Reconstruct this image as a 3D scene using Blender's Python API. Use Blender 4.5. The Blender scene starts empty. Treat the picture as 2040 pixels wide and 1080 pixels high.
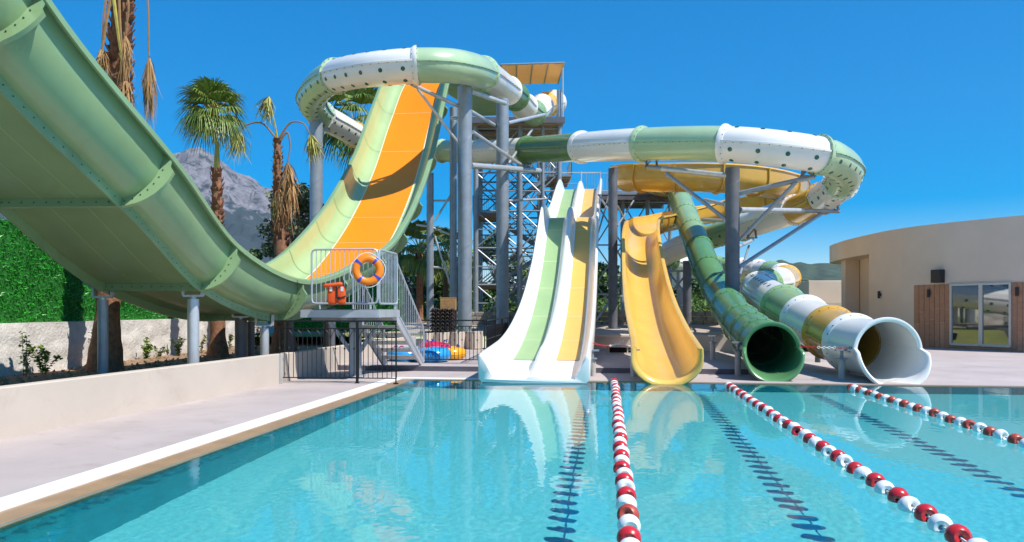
import bpy, bmesh, math, random
from mathutils import Vector, Matrix, noise
random.seed(7)
sc = bpy.context.scene
COL = sc.collection
PI = math.pi
F, HZ, CX, H = 1500.0, 617.0, 1020.0, 1.65

# ------------------------------------------------------------------ camera, sky, sun, exposure
cam = bpy.data.objects.new('camera', bpy.data.cameras.new('camera')); COL.objects.link(cam)
cam.location = (0, 0, H); cam.rotation_euler = (PI / 2, 0, 0)
cam.data.sensor_width = 36; cam.data.lens = 36 * F / 2040
cam.data.shift_y = 77 / 2040; cam.data.clip_start = .1; cam.data.clip_end = 9000
sc.camera = cam
SUN_AZ, SUN_EL = Vector((.85, -.5, 0)).normalized(), math.radians(55)
world = bpy.data.worlds.new('World'); sc.world = world; world.use_nodes = True
wn = world.node_tree
sky = wn.nodes.new('ShaderNodeTexSky'); sky.sky_type = 'NISHITA'; sky.sun_disc = False
sky.sun_elevation = SUN_EL; sky.sun_rotation = math.atan2(SUN_AZ.x, SUN_AZ.y)
sky.air_density = 1.0; sky.dust_density = 0.0; sky.ozone_density = 3.0; sky.altitude = 2000
gm = wn.nodes.new('ShaderNodeGamma'); gm.inputs[1].default_value = .5; wn.links.new(sky.outputs[0], gm.inputs[0])
hs = wn.nodes.new('ShaderNodeHueSaturation'); hs.inputs['Saturation'].default_value = 2.8; hs.inputs['Hue'].default_value = .506; hs.inputs['Value'].default_value = 2.15
wn.links.new(gm.outputs[0], hs.inputs['Color'])
bg = wn.nodes['Background']; wn.links.new(hs.outputs[0], bg.inputs[0]); bg.inputs[1].default_value = .12
L = bpy.data.lights.new('sun', 'SUN'); L.energy = 4.2; L.angle = math.radians(.5); L.color = (1, .96, .89)
L.cycles.is_caustics_light = True
sun = bpy.data.objects.new('sun', L); COL.objects.link(sun)
sd = Vector((SUN_AZ.x, SUN_AZ.y, math.tan(SUN_EL)))
sun.rotation_euler = sd.to_track_quat('Z', 'Y').to_euler(); sun.location = (20, 0, 40)
vs_ = sc.view_settings
vs_.view_transform = 'Standard'; vs_.look = 'None'; vs_.gamma = 1; vs_.exposure = .54; vs_.use_curve_mapping = False
sc.cycles.use_denoising = True; sc.cycles.caustics_reflective = False
sc.cycles.max_bounces = 10; sc.cycles.transmission_bounces = 6; sc.cycles.transparent_max_bounces = 6

# ------------------------------------------------------------------ helpers
def at(px, py, d):
    return Vector(((px - CX) / F * d, d, H - (py - HZ) / F * d))
def V(*a): return Vector(a)
WO = {}                                                   # world origin of every object built

class MB:
    def __init__(s): s.v = []; s.f = []
    def face(s, pts):
        b = len(s.v); s.v += [tuple(p) for p in pts]; s.f.append(tuple(range(b, b + len(pts)))); return s
    def grid(s, rows, closed=False, cap=False):
        b = len(s.v); n = len(rows[0])
        for r in rows: s.v += [tuple(p) for p in r]
        m = n if closed else n - 1
        for j in range(len(rows) - 1):
            for i in range(m):
                k = (i + 1) % n
                s.f.append((b + j * n + i, b + j * n + k, b + (j + 1) * n + k, b + (j + 1) * n + i))
        if cap:
            s.f.append(tuple(b + i for i in range(n))[::-1])
            s.f.append(tuple(b + (len(rows) - 1) * n + i for i in range(n)))
        return s
    def box(s, c, size, x=None, y=None, z=None):
        c = Vector(c); x = Vector(x or (1, 0, 0)); z = Vector(z or (0, 0, 1)); y = Vector(y) if y else z.cross(x)
        h = [a / 2 for a in size]; b = len(s.v)
        for dz in (-1, 1):
            for dx, dy in ((-1, -1), (1, -1), (1, 1), (-1, 1)):
                s.v.append(tuple(c + x * h[0] * dx + y * h[1] * dy + z * h[2] * dz))
        for q in ((3, 2, 1, 0), (4, 5, 6, 7), (0, 1, 5, 4), (1, 2, 6, 5), (2, 3, 7, 6), (3, 0, 4, 7)):
            s.f.append(tuple(b + i for i in q))
        return s
    def bar(s, a, b, w, h=None, up=(0, 0, 1)):            # rectangular bar from a to b
        a, b = Vector(a), Vector(b); h = h or w; z = (b - a); l = z.length; z.normalize()
        u = Vector(up)
        if abs(z.dot(u)) > .98: u = Vector((0, 1, 0))
        x = u.cross(z).normalized(); y = z.cross(x)
        return s.box((a + b) / 2, (w, h, l), x, y, z)
    def tube(s, pts, r, n=8, cap=True):                   # round bar through points; r may be a list
        pts = [Vector(p) for p in pts]; rows = []; prev = None
        for i, p in enumerate(pts):
            t = (pts[min(i + 1, len(pts) - 1)] - pts[max(i - 1, 0)]).normalized()
            if prev is None:
                u = Vector((0, 0, 1)) if abs(t.z) < .9 else Vector((0, 1, 0))
                x = u.cross(t).normalized()
            else:
                x = (prev - t * prev.dot(t)).normalized()
            prev = x; y = t.cross(x); rr = r[i] if isinstance(r, (list, tuple)) else r
            rows.append([p + x * rr * math.cos(2 * PI * k / n) + y * rr * math.sin(2 * PI * k / n) for k in range(n)])
        return s.grid(rows, True, cap)
    def lathe(s, c, prof, n=24, axis=(0, 0, 1), close=False):
        c = Vector(c); z = Vector(axis).normalized()
        u = Vector((0, 0, 1)) if abs(z.z) < .9 else Vector((1, 0, 0))
        x = u.cross(z).normalized(); y = z.cross(x)
        rows = [[c + z * h + (x * math.cos(2 * PI * k / n) + y * math.sin(2 * PI * k / n)) * r for k in range(n)] for r, h in prof]
        if close: rows.append(rows[0])
        return s.grid(rows, True)
    def mesh(s, name, mat=None, smooth=40):
        me = bpy.data.meshes.new(name); me.from_pydata(s.v, [], s.f)
        if mat: me.materials.append(mat)
        if smooth:
            me.polygons.foreach_set('use_smooth', [True] * len(me.polygons))
            me.set_sharp_from_angle(angle=math.radians(smooth))
        return me

def obj(name, mb, mat=None, parent=None, loc=(0, 0, 0), smooth=40, kind=None, label=None, bevel=0):
    """Links one mesh object. With loc, the mesh is local to loc; parents only move, never rotate."""
    me = mb.mesh(name, mat, smooth) if isinstance(mb, MB) else mb
    o = bpy.data.objects.new(name, me); COL.objects.link(o)
    w = Vector(loc); WO[o] = w
    if parent is not None:
        o.parent = parent; o.location = w - WO[parent]
    else: o.location = w
    if kind: o['kind'] = kind
    if label: o['label'] = label
    if bevel:
        m = o.modifiers.new('bevel', 'BEVEL'); m.width = bevel; m.segments = 2; m.limit_method = 'ANGLE'
    return o
def wobj(name, mb, mat, parent, **k):                     # mesh given in world coordinates under a parent
    w = WO[parent]
    mb.v = [(x - w.x, y - w.y, z - w.z) for x, y, z in mb.v]
    return obj(name, mb, mat, parent, loc=w, **k)
def thing(name, label, cat, loc=(0, 0, 0), group=None):
    o = bpy.data.objects.new(name, None); COL.objects.link(o); o.location = loc; WO[o] = Vector(loc)
    o.empty_display_size = .2
    return tag(o, label, cat, group)
def tag(o, label, cat, group=None):
    o['label'] = label; o['category'] = cat
    if group: o['group'] = group
    return o
def struct(name, mb, mat, **k): return obj(name, mb, mat, kind='structure', **k)

def spline(ctrl, n=6):
    P = [Vector(p) for p in ctrl]; out = []
    for i in range(len(P) - 1):
        p0, p1, p2, p3 = P[max(i - 1, 0)], P[i], P[i + 1], P[min(i + 2, len(P) - 1)]
        if i == 0: p0 = p1 * 2 - p2
        if i == len(P) - 2: p3 = p2 * 2 - p1
        a1, a2, a3 = [(q - p).length ** .5 or 1e-3 for p, q in ((p0, p1), (p1, p2), (p2, p3))]
        m1 = (p1 - p0) / a1 - (p2 - p0) / (a1 + a2) + (p2 - p1) / a2
        m2 = (p2 - p1) / a2 - (p3 - p1) / (a2 + a3) + (p3 - p2) / a3
        m1, m2 = m1 * a2, m2 * a2
        for k in range(n):
            t = k / n
            out.append(p1 * (2*t**3 - 3*t*t + 1) + m1 * (t**3 - 2*t*t + t) + p2 * (-2*t**3 + 3*t*t) + m2 * (t**3 - t*t))
    out.append(P[-1]); return out
def frames(pts):
    fr = []
    for i, p in enumerate(pts):
        t = (pts[min(i + 1, len(pts) - 1)] - pts[max(i - 1, 0)]).normalized()
        s = t.cross(Vector((0, 0, 1))).normalized(); fr.append((p, s, s.cross(t), t))
    return fr
def fpt(fr, u, v, w=0): return fr[0] + fr[1] * u + fr[2] * v + fr[3] * w

# ------------------------------------------------------------------ materials
def mat(name, col, rough=.5, metal=0, var=0, scale=3, bump=0, bscale=30, coat=0, spec=None, detail=4, island=0):
    m = bpy.data.materials.new(name); m.use_nodes = True
    n = m.node_tree; b = n.nodes['Principled BSDF']
    b.inputs['Base Color'].default_value = (*col, 1); b.inputs['Roughness'].default_value = rough
    b.inputs['Metallic'].default_value = metal
    if coat: b.inputs['Coat Weight'].default_value = coat; b.inputs['Coat Roughness'].default_value = .12
    if spec is not None: b.inputs['Specular IOR Level'].default_value = spec
    tc = n.nodes.new('ShaderNodeTexCoord')
    if var or island:
        mx = n.nodes.new('ShaderNodeMix'); mx.data_type = 'RGBA'
        k = var or island
        mx.inputs[6].default_value = (*[max(0, c * (1 - k)) for c in col], 1)
        mx.inputs[7].default_value = (*[min(1, c * (1 + k)) for c in col], 1)
        if island:
            g = n.nodes.new('ShaderNodeNewGeometry'); n.links.new(g.outputs['Random Per Island'], mx.inputs[0])
        else:
            t = n.nodes.new('ShaderNodeTexNoise'); t.inputs['Scale'].default_value = scale; t.inputs['Detail'].default_value = detail
            t.inputs['Roughness'].default_value = .6
            n.links.new(tc.outputs['Object'], t.inputs['Vector'])
            mr = n.nodes.new('ShaderNodeMapRange'); mr.inputs[1].default_value = .3; mr.inputs[2].default_value = .7
            n.links.new(t.outputs['Fac'], mr.inputs[0]); n.links.new(mr.outputs[0], mx.inputs[0])
        n.links.new(mx.outputs[2], b.inputs['Base Color'])
    if bump:
        t2 = n.nodes.new('ShaderNodeTexNoise'); t2.inputs['Scale'].default_value = bscale; t2.inputs['Detail'].default_value = 5
        n.links.new(tc.outputs['Object'], t2.inputs['Vector'])
        bp = n.nodes.new('ShaderNodeBump'); bp.inputs['Strength'].default_value = bump; bp.inputs['Distance'].default_value = .02
        n.links.new(t2.outputs['Fac'], bp.inputs['Height']); n.links.new(bp.outputs[0], b.inputs['Normal'])
    return m
def leafmat(name, a, b_, rough=.5):
    m = mat(name, a, rough, island=.01)
    mx = [x for x in m.node_tree.nodes if x.bl_idname == 'ShaderNodeMix'][0]
    mx.inputs[6].default_value = (*a, 1); mx.inputs[7].default_value = (*b_, 1)
    return m
M = {}
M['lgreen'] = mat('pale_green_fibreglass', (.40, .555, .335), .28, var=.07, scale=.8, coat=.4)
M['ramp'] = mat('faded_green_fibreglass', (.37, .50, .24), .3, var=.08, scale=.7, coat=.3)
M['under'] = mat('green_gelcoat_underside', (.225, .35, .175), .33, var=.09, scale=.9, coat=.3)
M['mgreen'] = mat('leaf_green_fibreglass', (.25, .405, .205), .25, var=.08, scale=1.0, coat=.12, spec=.35)
M['dgreen'] = mat('dark_green_fibreglass', (.11, .225, .085), .25, var=.1, scale=1.0, coat=.12, spec=.35)
M['tgreen'] = mat('bottle_green_fibreglass', (.10, .25, .105), .25, var=.1, scale=1.2, coat=.12, spec=.35)
M['white'] = mat('white_fibreglass', (.82, .80, .76), .28, var=.03, scale=1.2, coat=.4)
M['white2'] = mat('clean_white_fibreglass', (.85, .83, .79), .3, var=.03, scale=1.0, coat=.3)
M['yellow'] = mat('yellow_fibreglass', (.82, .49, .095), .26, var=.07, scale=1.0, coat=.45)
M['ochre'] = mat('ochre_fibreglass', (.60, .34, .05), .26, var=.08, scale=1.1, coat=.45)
M['orange'] = mat('orange_lane_gelcoat', (.95, .25, .001), .42, var=.04, scale=.6, spec=.3)
M['lane_g'] = mat('green_lane_gelcoat', (.31, .46, .21), .35, var=.05, scale=.9)
M['lane_y'] = mat('yellow_lane_gelcoat', (.80, .44, .10), .35, var=.05, scale=.9)
M['cream_line'] = mat('cream_edge_line', (.8, .7, .5), .5)
M['galv'] = mat('galvanised_steel', (.31, .345, .385), .42, .35, var=.14, scale=2.2, detail=6, bump=.08, bscale=40)
M['galvl'] = mat('bright_galvanised_steel', (.55, .57, .60), .38, .45, var=.1, scale=3)
M['darksteel'] = mat('dark_primed_steel', (.14, .145, .165), .5, .2, var=.2, scale=2)
M['iron'] = mat('black_wrought_iron', (.012, .012, .014), .45, .3)
M['bolt'] = mat('bolt_heads', (.07, .09, .07), .4, .6)
M['dot'] = mat('dark_green_light_window', (.01, .10, .07), .12, coat=.5)
M['grating'] = mat('steel_grating', (.30, .29, .28), .6, .3, var=.15, scale=8)
M['soffit'] = mat('tan_board_soffit', (.42, .31, .20), .7, var=.15, scale=4)
M['canvas'] = mat('tan_awning_canvas', (.74, .50, .24), .8, var=.06, scale=2)
def canvas_mat():
    m = M['canvas']; n = m.node_tree; tr = n.nodes.new('ShaderNodeBsdfTranslucent'); tr.inputs[0].default_value = (.80, .56, .28, 1)
    mx = n.nodes.new('ShaderNodeMixShader'); mx.inputs[0].default_value = .5; b = n.nodes['Principled BSDF']; o_ = n.nodes['Material Output']
    n.links.new(b.outputs[0], mx.inputs[1]); n.links.new(tr.outputs[0], mx.inputs[2]); n.links.new(mx.outputs[0], o_.inputs[0])
canvas_mat()
M['concrete'] = mat('pale_pink_concrete', (.435, .37, .355), .75, var=.13, scale=.55, detail=8, bump=.15, bscale=60)
M['coping'] = mat('white_painted_coping', (.80, .80, .78), .55, var=.03, scale=2, bump=.1, bscale=80)
M['tan'] = mat('sandstone_gutter_tile', (.36, .225, .125), .35, var=.16, scale=2.5, detail=6)
M['cream'] = mat('cream_render', (.56, .475, .40), .8, var=.05, scale=1.2, detail=7, bump=.2, bscale=90)
M['render_grey'] = mat('grey_edge_render', (.45, .44, .42), .8, var=.12, scale=3)
M['bldg'] = mat('sand_coloured_stucco', (.73, .585, .465), .85, var=.05, scale=.7, detail=7, bump=.25, bscale=60)
M['rock'] = mat('rough_whitewashed_wall', (.66, .61, .56), .9, var=.16, scale=3.5, detail=8, bump=1.0, bscale=15)
M['soil'] = mat('dry_brown_soil', (.27, .17, .10), .95, var=.35, scale=5, detail=8, bump=.8, bscale=25)
M['turf'] = mat('artificial_turf_backing', (.014, .15, .014), .8, var=.3, scale=8)
M['blade'] = leafmat('plastic_turf_blades', (.015, .20, .015), (.06, .48, .045), .4)
M['woodp'] = mat('warm_wood_cladding', (.36, .17, .095), .5, var=.12, scale=5)
M['black'] = mat('matte_black_plastic', (.012, .012, .014), .45)
M['alu'] = mat('pale_aluminium_frame', (.62, .56, .50), .4, .2)
M['red'] = mat('red_float_plastic', (.55, .018, .022), .28, var=.12, scale=6, coat=.3)
M['wfloat'] = mat('white_float_plastic', (.80, .80, .79), .3, var=.05, scale=8, coat=.3)
M['brickred'] = mat('sun_faded_red_float_plastic', (.42, .06, .035), .4, var=.15, scale=7)
M['rope'] = mat('white_rope', (.75, .74, .70), .8)
M['buoy'] = mat('orange_lifebuoy', (.95, .22, .004), .4, var=.05, scale=6)
M['bblue'] = mat('blue_tape', (.03, .07, .45), .45)
M['vest'] = mat('orange_red_vest_fabric', (.85, .10, .012), .75, var=.1, scale=9)
M['silver'] = mat('reflective_patch', (.75, .74, .72), .4)
M['ringb'] = mat('blue_inflatable_vinyl', (.03, .33, .72), .18, var=.05, scale=3, coat=.5)
M['ringo'] = mat('orange_inflatable_vinyl', (.95, .42, .006), .18, coat=.5)
M['ringr'] = mat('crimson_inflatable_vinyl', (.55, .02, .07), .2, coat=.5)
M['wicker'] = mat('brown_woven_resin', (.045, .032, .028), .6, var=.3, scale=14)
M['crate'] = mat('pale_raw_timber', (.42, .24, .10), .7, var=.2, scale=6)
M['bark'] = mat('fibrous_palm_bark', (.25, .115, .06), .9, var=.4, scale=9, detail=6, bump=.8, bscale=20)
M['bark2'] = mat('smooth_ringed_palm_bark', (.24, .145, .10), .9, var=.25, scale=6, bump=.5, bscale=14)
M['boot'] = mat('reddish_leaf_base', (.22, .085, .04), .85, var=.35, scale=10)
M['palm'] = leafmat('green_palm_leaf', (.05, .12, .018), (.25, .31, .06), .42)
M['palmy'] = leafmat('yellowing_palm_leaf', (.22, .24, .04), (.42, .36, .08), .5)
M['dry'] = leafmat('dry_brown_palm_leaf', (.24, .12, .045), (.48, .28, .11), .8)
M['petiole'] = mat('yellow_green_petiole', (.36, .30, .05), .5, var=.2, scale=8)
M['drypet'] = mat('brown_petiole', (.28, .15, .06), .7, var=.2, scale=8)
M['olive'] = leafmat('grey_green_leaves', (.05, .075, .03), (.13, .16, .07), .6)
M['tree'] = leafmat('fresh_green_leaves', (.035, .085, .012), (.12, .21, .03), .55)
M['treed'] = leafmat('deep_green_leaves', (.02, .055, .012), (.06, .12, .025), .55)
M['weed'] = leafmat('bright_weed_leaves', (.10, .20, .02), (.30, .42, .05), .45)
M['stem'] = mat('weed_stem', (.18, .15, .06), .8)
M['trunk'] = mat('grey_brown_bark', (.13, .10, .075), .9, var=.3, scale=6, bump=.5)
M['meadow'] = mat('dry_meadow_grass', (.20, .21, .05), .95, var=.5, scale=.25, detail=8)
M['gravel'] = mat('dusty_gravel_track', (.38, .31, .25), .95, var=.15, scale=1.5, detail=8)
M['stonewall'] = mat('rough_field_stone', (.28, .24, .20), .9, var=.35, scale=3, detail=6, bump=.6, bscale=8)
M['grout'] = mat('pool_wall_tile', (.008, .26, .33), .3, var=.1, scale=4)

def stains(m, dark, scale, lo, hi):
    n = m.node_tree; b = n.nodes['Principled BSDF']; l = b.inputs['Base Color'].links[0]; src = l.from_socket
    tc = n.nodes.new('ShaderNodeTexCoord'); t = n.nodes.new('ShaderNodeTexNoise'); t.inputs['Scale'].default_value = scale; t.inputs['Detail'].default_value = 9; t.inputs['Roughness'].default_value = .7; t.inputs['Distortion'].default_value = .6
    n.links.new(tc.outputs['Object'], t.inputs['Vector']); mr = n.nodes.new('ShaderNodeMapRange'); mr.inputs[1].default_value = lo; mr.inputs[2].default_value = hi; mr.inputs[4].default_value = .8
    n.links.new(t.outputs['Fac'], mr.inputs[0]); mx = n.nodes.new('ShaderNodeMix'); mx.data_type = 'RGBA'; mx.inputs[7].default_value = (*dark, 1)
    n.links.new(mr.outputs[0], mx.inputs[0]); n.links.new(src, mx.inputs[6]); n.links.new(mx.outputs[2], b.inputs['Base Color'])
stains(M['concrete'], (.31, .255, .23), 1.6, .55, .76)
stains(M['cream'], (.44, .36, .29), 1.1, .57, .80)
stains(M['bldg'], (.53, .43, .36), .5, .6, .85)
stains(M['ramp'], (.40, .42, .20), .9, .58, .8)
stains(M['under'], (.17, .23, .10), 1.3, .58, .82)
stains(M['yellow'], (.72, .40, .07), 1.0, .6, .85)
def floor_mat():
    m = mat('turquoise_mosaic', (.16, .66, .70), .4)
    n = m.node_tree; b = n.nodes['Principled BSDF']; tc = n.nodes.new('ShaderNodeTexCoord')
    br = n.nodes.new('ShaderNodeTexBrick'); br.offset = 0
    br.inputs['Scale'].default_value = 1; br.inputs['Brick Width'].default_value = .028; br.inputs['Row Height'].default_value = .028
    br.inputs['Mortar Size'].default_value = .0015
    br.inputs['Color1'].default_value = (.075, .475, .515, 1); br.inputs['Color2'].default_value = (.12, .545, .565, 1)
    br.inputs['Mortar'].default_value = (.09, .49, .54, 1)
    n.links.new(tc.outputs['Object'], br.inputs['Vector']); n.links.new(br.outputs['Color'], b.inputs['Base Color'])
    return m
M['poolfloor'] = floor_mat()
def mountain_mat():
    m = mat('haze_blued_limestone_scrub', (.4, .37, .36), .95)
    n = m.node_tree; b = n.nodes['Principled BSDF']
    tc = n.nodes.new('ShaderNodeTexCoord')
    a = n.nodes.new('ShaderNodeTexNoise'); a.inputs['Scale'].default_value = .05; a.inputs['Detail'].default_value = 10; a.inputs['Roughness'].default_value = .68
    n.links.new(tc.outputs['Object'], a.inputs['Vector'])
    sx = n.nodes.new('ShaderNodeSeparateXYZ'); n.links.new(tc.outputs['Object'], sx.inputs[0])
    mr = n.nodes.new('ShaderNodeMapRange'); mr.inputs[1].default_value = 175; mr.inputs[2].default_value = 85
    mr.inputs[3].default_value = 0; mr.inputs[4].default_value = .45
    n.links.new(sx.outputs['Z'], mr.inputs[0])
    ad = n.nodes.new('ShaderNodeMath'); n.links.new(a.outputs['Fac'], ad.inputs[0]); n.links.new(mr.outputs[0], ad.inputs[1])
    cr = n.nodes.new('ShaderNodeValToRGB'); e = cr.color_ramp.elements
    e[0].position = .42; e[0].color = (.205, .20, .225, 1); e[1].position = .62; e[1].color = (.03, .05, .06, 1)  # rock and scrub tones carry a painted blue haze tint, beyond the thin volume
    x = cr.color_ramp.elements.new(.55); x.color = (.13, .13, .15, 1)
    n.links.new(ad.outputs[0], cr.inputs[0]); n.links.new(cr.outputs[0], b.inputs['Base Color'])
    return m
M['mountain'] = mountain_mat()
M['hill'] = mat('wooded_hillside', (.04, .065, .035), .95, var=.5, scale=.05, detail=8)
def water_mat():
    m = mat('pool_water_surface', (1, 1, 1), 0)
    b = m.node_tree.nodes['Principled BSDF']; b.inputs['Transmission Weight'].default_value = 1; b.inputs['IOR'].default_value = 1.17
    b.inputs['Base Color'].default_value = (.93, 1, 1, 1)
    return m
M['water'] = water_mat()
def pane_mat():
    m = mat('tinted_window_glass', (.02, .035, .03), .03, spec=1.0)
    b = m.node_tree.nodes['Principled BSDF']; b.inputs['IOR'].default_value = 2.2; return m
M['pane'] = pane_mat()

# ------------------------------------------------------------------ pool frame: u along the far edge, v away from the camera
AL = math.radians(7.5)
PU, PV = V(math.cos(AL), -math.sin(AL), 0), V(math.sin(AL), math.cos(AL), 0)
PC = V(-2.3, 17.68, 0)
def P(u, v, z=0): return PC + PU * u + PV * v + V(0, 0, z)
UW, VN = 17.5, -14.6                                      # pool width, near edge

def sheet(pts, z=None):
    mb = MB(); mb.face([V(p[0], p[1], p[2] if z is None else z) for p in pts]); return mb
def slab(mb, pts, z0, z1):                                # prism over a plan polygon
    n = len(pts); b = len(mb.v)
    mb.v += [(p[0], p[1], z0) for p in pts] + [(p[0], p[1], z1) for p in pts]
    mb.f.append(tuple(b + i for i in range(n))[::-1]); mb.f.append(tuple(b + n + i for i in range(n)))
    for i in range(n):
        k = (i + 1) % n; mb.f.append((b + i, b + k, b + n + k, b + n + i))
    return mb

# floor and walls of the pool
D = -1.05
o = struct('pool_floor', sheet([P(-.02, VN), P(UW, VN), P(UW, .02), P(-.02, .02)], D), M['poolfloor'], smooth=0); o.cycles.is_caustics_receiver = True
for nm, a, b in (('pool_wall', P(-.01, VN), P(-.01, .01)), ('pool_wall', P(-.01, .01), P(UW, .01)), ('pool_wall', P(UW, .01), P(UW, VN)), ('pool_wall', P(UW, VN), P(-.01, VN))):
    mb = MB(); mb.face([V(a.x, a.y, D), V(b.x, b.y, D), V(b.x, b.y, .015), V(a.x, a.y, .015)])
    o = struct(nm, mb, M['grout'], smooth=0); o.cycles.is_caustics_receiver = True
def wave(x, y):
    q = Vector((x, y, 0)); s = .55 + .45 * max(0, min(1, noise.noise(q * .35) + .6))
    return s * (.0006 * noise.noise(q * 2.2) + .0005 * noise.noise(q * 6.5 + V(9, 3, 1)) + .0007 * noise.noise(q * 13))
rows = []
v = VN
while v < 0:
    rows.append(v); d = 17.6 + v; v += .018 + max(0, d - 3) * .0033
rows.append(0.0)
NU = 860
mb = MB(); R = []
for v in rows:
    R.append([P(UW * i / NU, v, 0) for i in range(NU + 1)])
R = [[V(p.x, p.y, wave(p.x, p.y)) for p in r] for r in R]
mb.grid(R)
water = struct('pool_water', mb, M['water'], smooth=180); water.cycles.is_caustics_caster = True

# deck round the pool, coping, gutter
def strip(name, u0, v0, u1, v1, z, m, t=.1, **k):
    mb = MB(); slab(mb, [P(u0, v0), P(u1, v0), P(u1, v1), P(u0, v1)], z - t, z); return struct(name, mb, m, smooth=0, **k)
strip('pool_gutter', -.33, VN, 0, .10, .010, M['tan']); strip('pool_gutter', 0, 0, UW, .10, .012, M['tan'])
strip('pool_coping', -.64, VN, -.33, .40, .026, M['coping']); strip('pool_coping', -.33, .10, 3.9, .40, .026, M['coping'])
strip('pool_coping', 3.9, .10, UW + .4, .36, .024, M['concrete'])
strip('pool_deck', -5.2, VN - 6, -.64, 2.3, .020, M['concrete']); strip('pool_deck', -.64, .40, 3.9, 2.3, .020, M['concrete'])
strip('pool_deck', 3.9, .36, 45, 2.3, .020, M['concrete']); strip('pool_deck', UW, VN - 6, 45, .36, .018, M['concrete'])
strip('pool_deck', -.64, VN - 6, UW, VN, .019, M['concrete'])
strip('pool_deck', 8.9, 2.3, 45, 32, .020, M['concrete'])
mb = MB(); pl = [P(-2.9, 2.3), P(8.0, 2.3)] + [P(8.0 + .9 * math.sin(a), 2.3 + .9 - .9 * math.cos(a)) for a in (.3, .6, .9, 1.2, 1.5708)] + [P(8.9, 10.4), P(-2.9, 12.2)]
slab(mb, pl, -.05, .16); struct('raised_deck', mb, M['concrete'], smooth=0, bevel=.02)

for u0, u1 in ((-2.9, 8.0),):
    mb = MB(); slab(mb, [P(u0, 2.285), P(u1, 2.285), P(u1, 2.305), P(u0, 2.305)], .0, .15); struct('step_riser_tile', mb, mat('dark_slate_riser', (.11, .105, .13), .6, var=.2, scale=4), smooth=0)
# ground: four sheets round the pool, meadow rising behind
mb = MB(); g = -.09
for q in ([(-60, -30), (60, -30), (60, 2), (-60, 2)], [(-60, 2), (-9, 2), (-9, 60), (-60, 60)], [(40, 2), (90, 2), (90, 60), (40, 60)]):
    mb.face([V(x, y, g) for x, y in q])
struct('ground', mb, M['gravel'], smooth=0)
def gz(x, y):
    t = max(0, y - 30); return .62 + min(t * .012, 1.6) + (max(0, t - 120) * .004) + .12 * noise.noise(V(x * .09, y * .09, 0)) * min(1, t / 6)
ys = [28.8, 30, 32, 35, 38, 42, 47, 53, 60, 70, 82, 98, 120, 150, 190, 250, 330, 430, 560, 720, 900, 1150]
xs = [-1600, -900, -500, -280, -150, -90, -60, -42, -30, -22, -16, -12, -8, -4, 0, 4, 8, 12, 15, 19, 25, 32, 42, 60, 90, 150, 280, 500, 900, 1600]
mb = MB(); mb.grid([[V(x, y, gz(x, y) if not (x > 13 and y < 46) else -.05) for x in xs] for y in ys])
struct('meadow', mb, M['meadow'], smooth=60)
mb = MB(); mb.grid([[V(x, y, gz(x, y) + .03 + (.02 if 0 < i < 6 else -.1)) for x in range(-26, 15, 2)] for i, y in enumerate([31, 33, 36, 39, 42, 45, 47])])
struct('gravel_track', mb, M['gravel'])

# planter soil, left
def planter_x(y):
    pts = [(2, -7.8), (4.5, -7.27), (9.4, -6.39), (16.5, -5.1), (17.6, -5.03), (21.3, -4.58), (29.7, -3.44), (36, -2.6)]
    for (y0, x0), (y1, x1) in zip(pts, pts[1:]):
        if y <= y1: return x0 + (x1 - x0) * (y - y0) / (y1 - y0)
    return pts[-1][1]
mb = MB(); R = []
for j in range(90):
    y = 3 + j * .36; x1 = planter_x(y) - .12
    R.append([V(-10.5 + (x1 + 10.5) * i / 26, y, .28 + .06 * noise.noise(V(i * .5, y * 1.7, 2)) + .04 * noise.noise(V(i * 1.3, y * 4, 5)) - (.05 if i == 26 else 0)) for i in range(27)])
mb.grid(R); struct('planter_soil', mb, M['soil'], smooth=50)
mb = MB(); rnd = random.Random(3)
for k in range(1300):
    y = rnd.uniform(9, 24); x = rnd.uniform(-10.1, planter_x(y) - .25); s = rnd.uniform(.012, .05)
    q = [V(rnd.uniform(-1, 1), rnd.uniform(-1, 1), rnd.uniform(.1, .8)) * s for _ in range(3)]
    c = V(x, y, .30); mb.face([c + V(-s, -s, 0), c + V(s, -s * .6, 0), c + q[0] + V(0, 0, s)]); mb.face([c + V(s, -s * .6, 0), c + V(0, s, 0), c + q[0] + V(0, 0, s)]); mb.face([c + V(0, s, 0), c + V(-s, -s, 0), c + q[0] + V(0, 0, s)])
obj('soil_clods', mb, M['soil'], kind='stuff', smooth=0)

# ------------------------------------------------------------------ low walls
def wall_run(name, pts, z0, z1, t, m, label, cat='wall', bevel=.015):
    mb = MB()
    def off(i):
        a = pts[max(i - 1, 0)]; b = pts[min(i + 1, len(pts) - 1)]
        d = V(b[0] - a[0], b[1] - a[1], 0).normalized(); return V(-d.y, d.x, 0) * t
    poly = [V(*p, 0) for p in pts] + [V(*pts[i], 0) + off(i) for i in range(len(pts) - 1, -1, -1)]
    n = len(pts)
    rows = []
    for i in range(n):
        a = V(*pts[i], 0); b = a + off(i); rows.append([V(a.x, a.y, z0), V(b.x, b.y, z0), V(b.x, b.y, z1), V(a.x, a.y, z1)])
    mb.grid(rows, True, True)
    return tag(obj(name, mb, m, smooth=30, bevel=bevel), label, cat)
wall_run('planter_wall', [(-7.75, 2), (-7.27, 4.5), (-6.39, 9.4), (-5.1, 16.5)], -.05, .675, .2, M['cream'], 'long low cream rendered planter wall along the left walkway')
wall_run('planter_wall', [(-5.2, 16.56), (-5.03, 17.6), (-4.58, 21.3), (-3.62, 28.3)], -.05, .66, .2, M['cream'], 'cream planter wall running on behind the black iron fence and steel stair')
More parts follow.
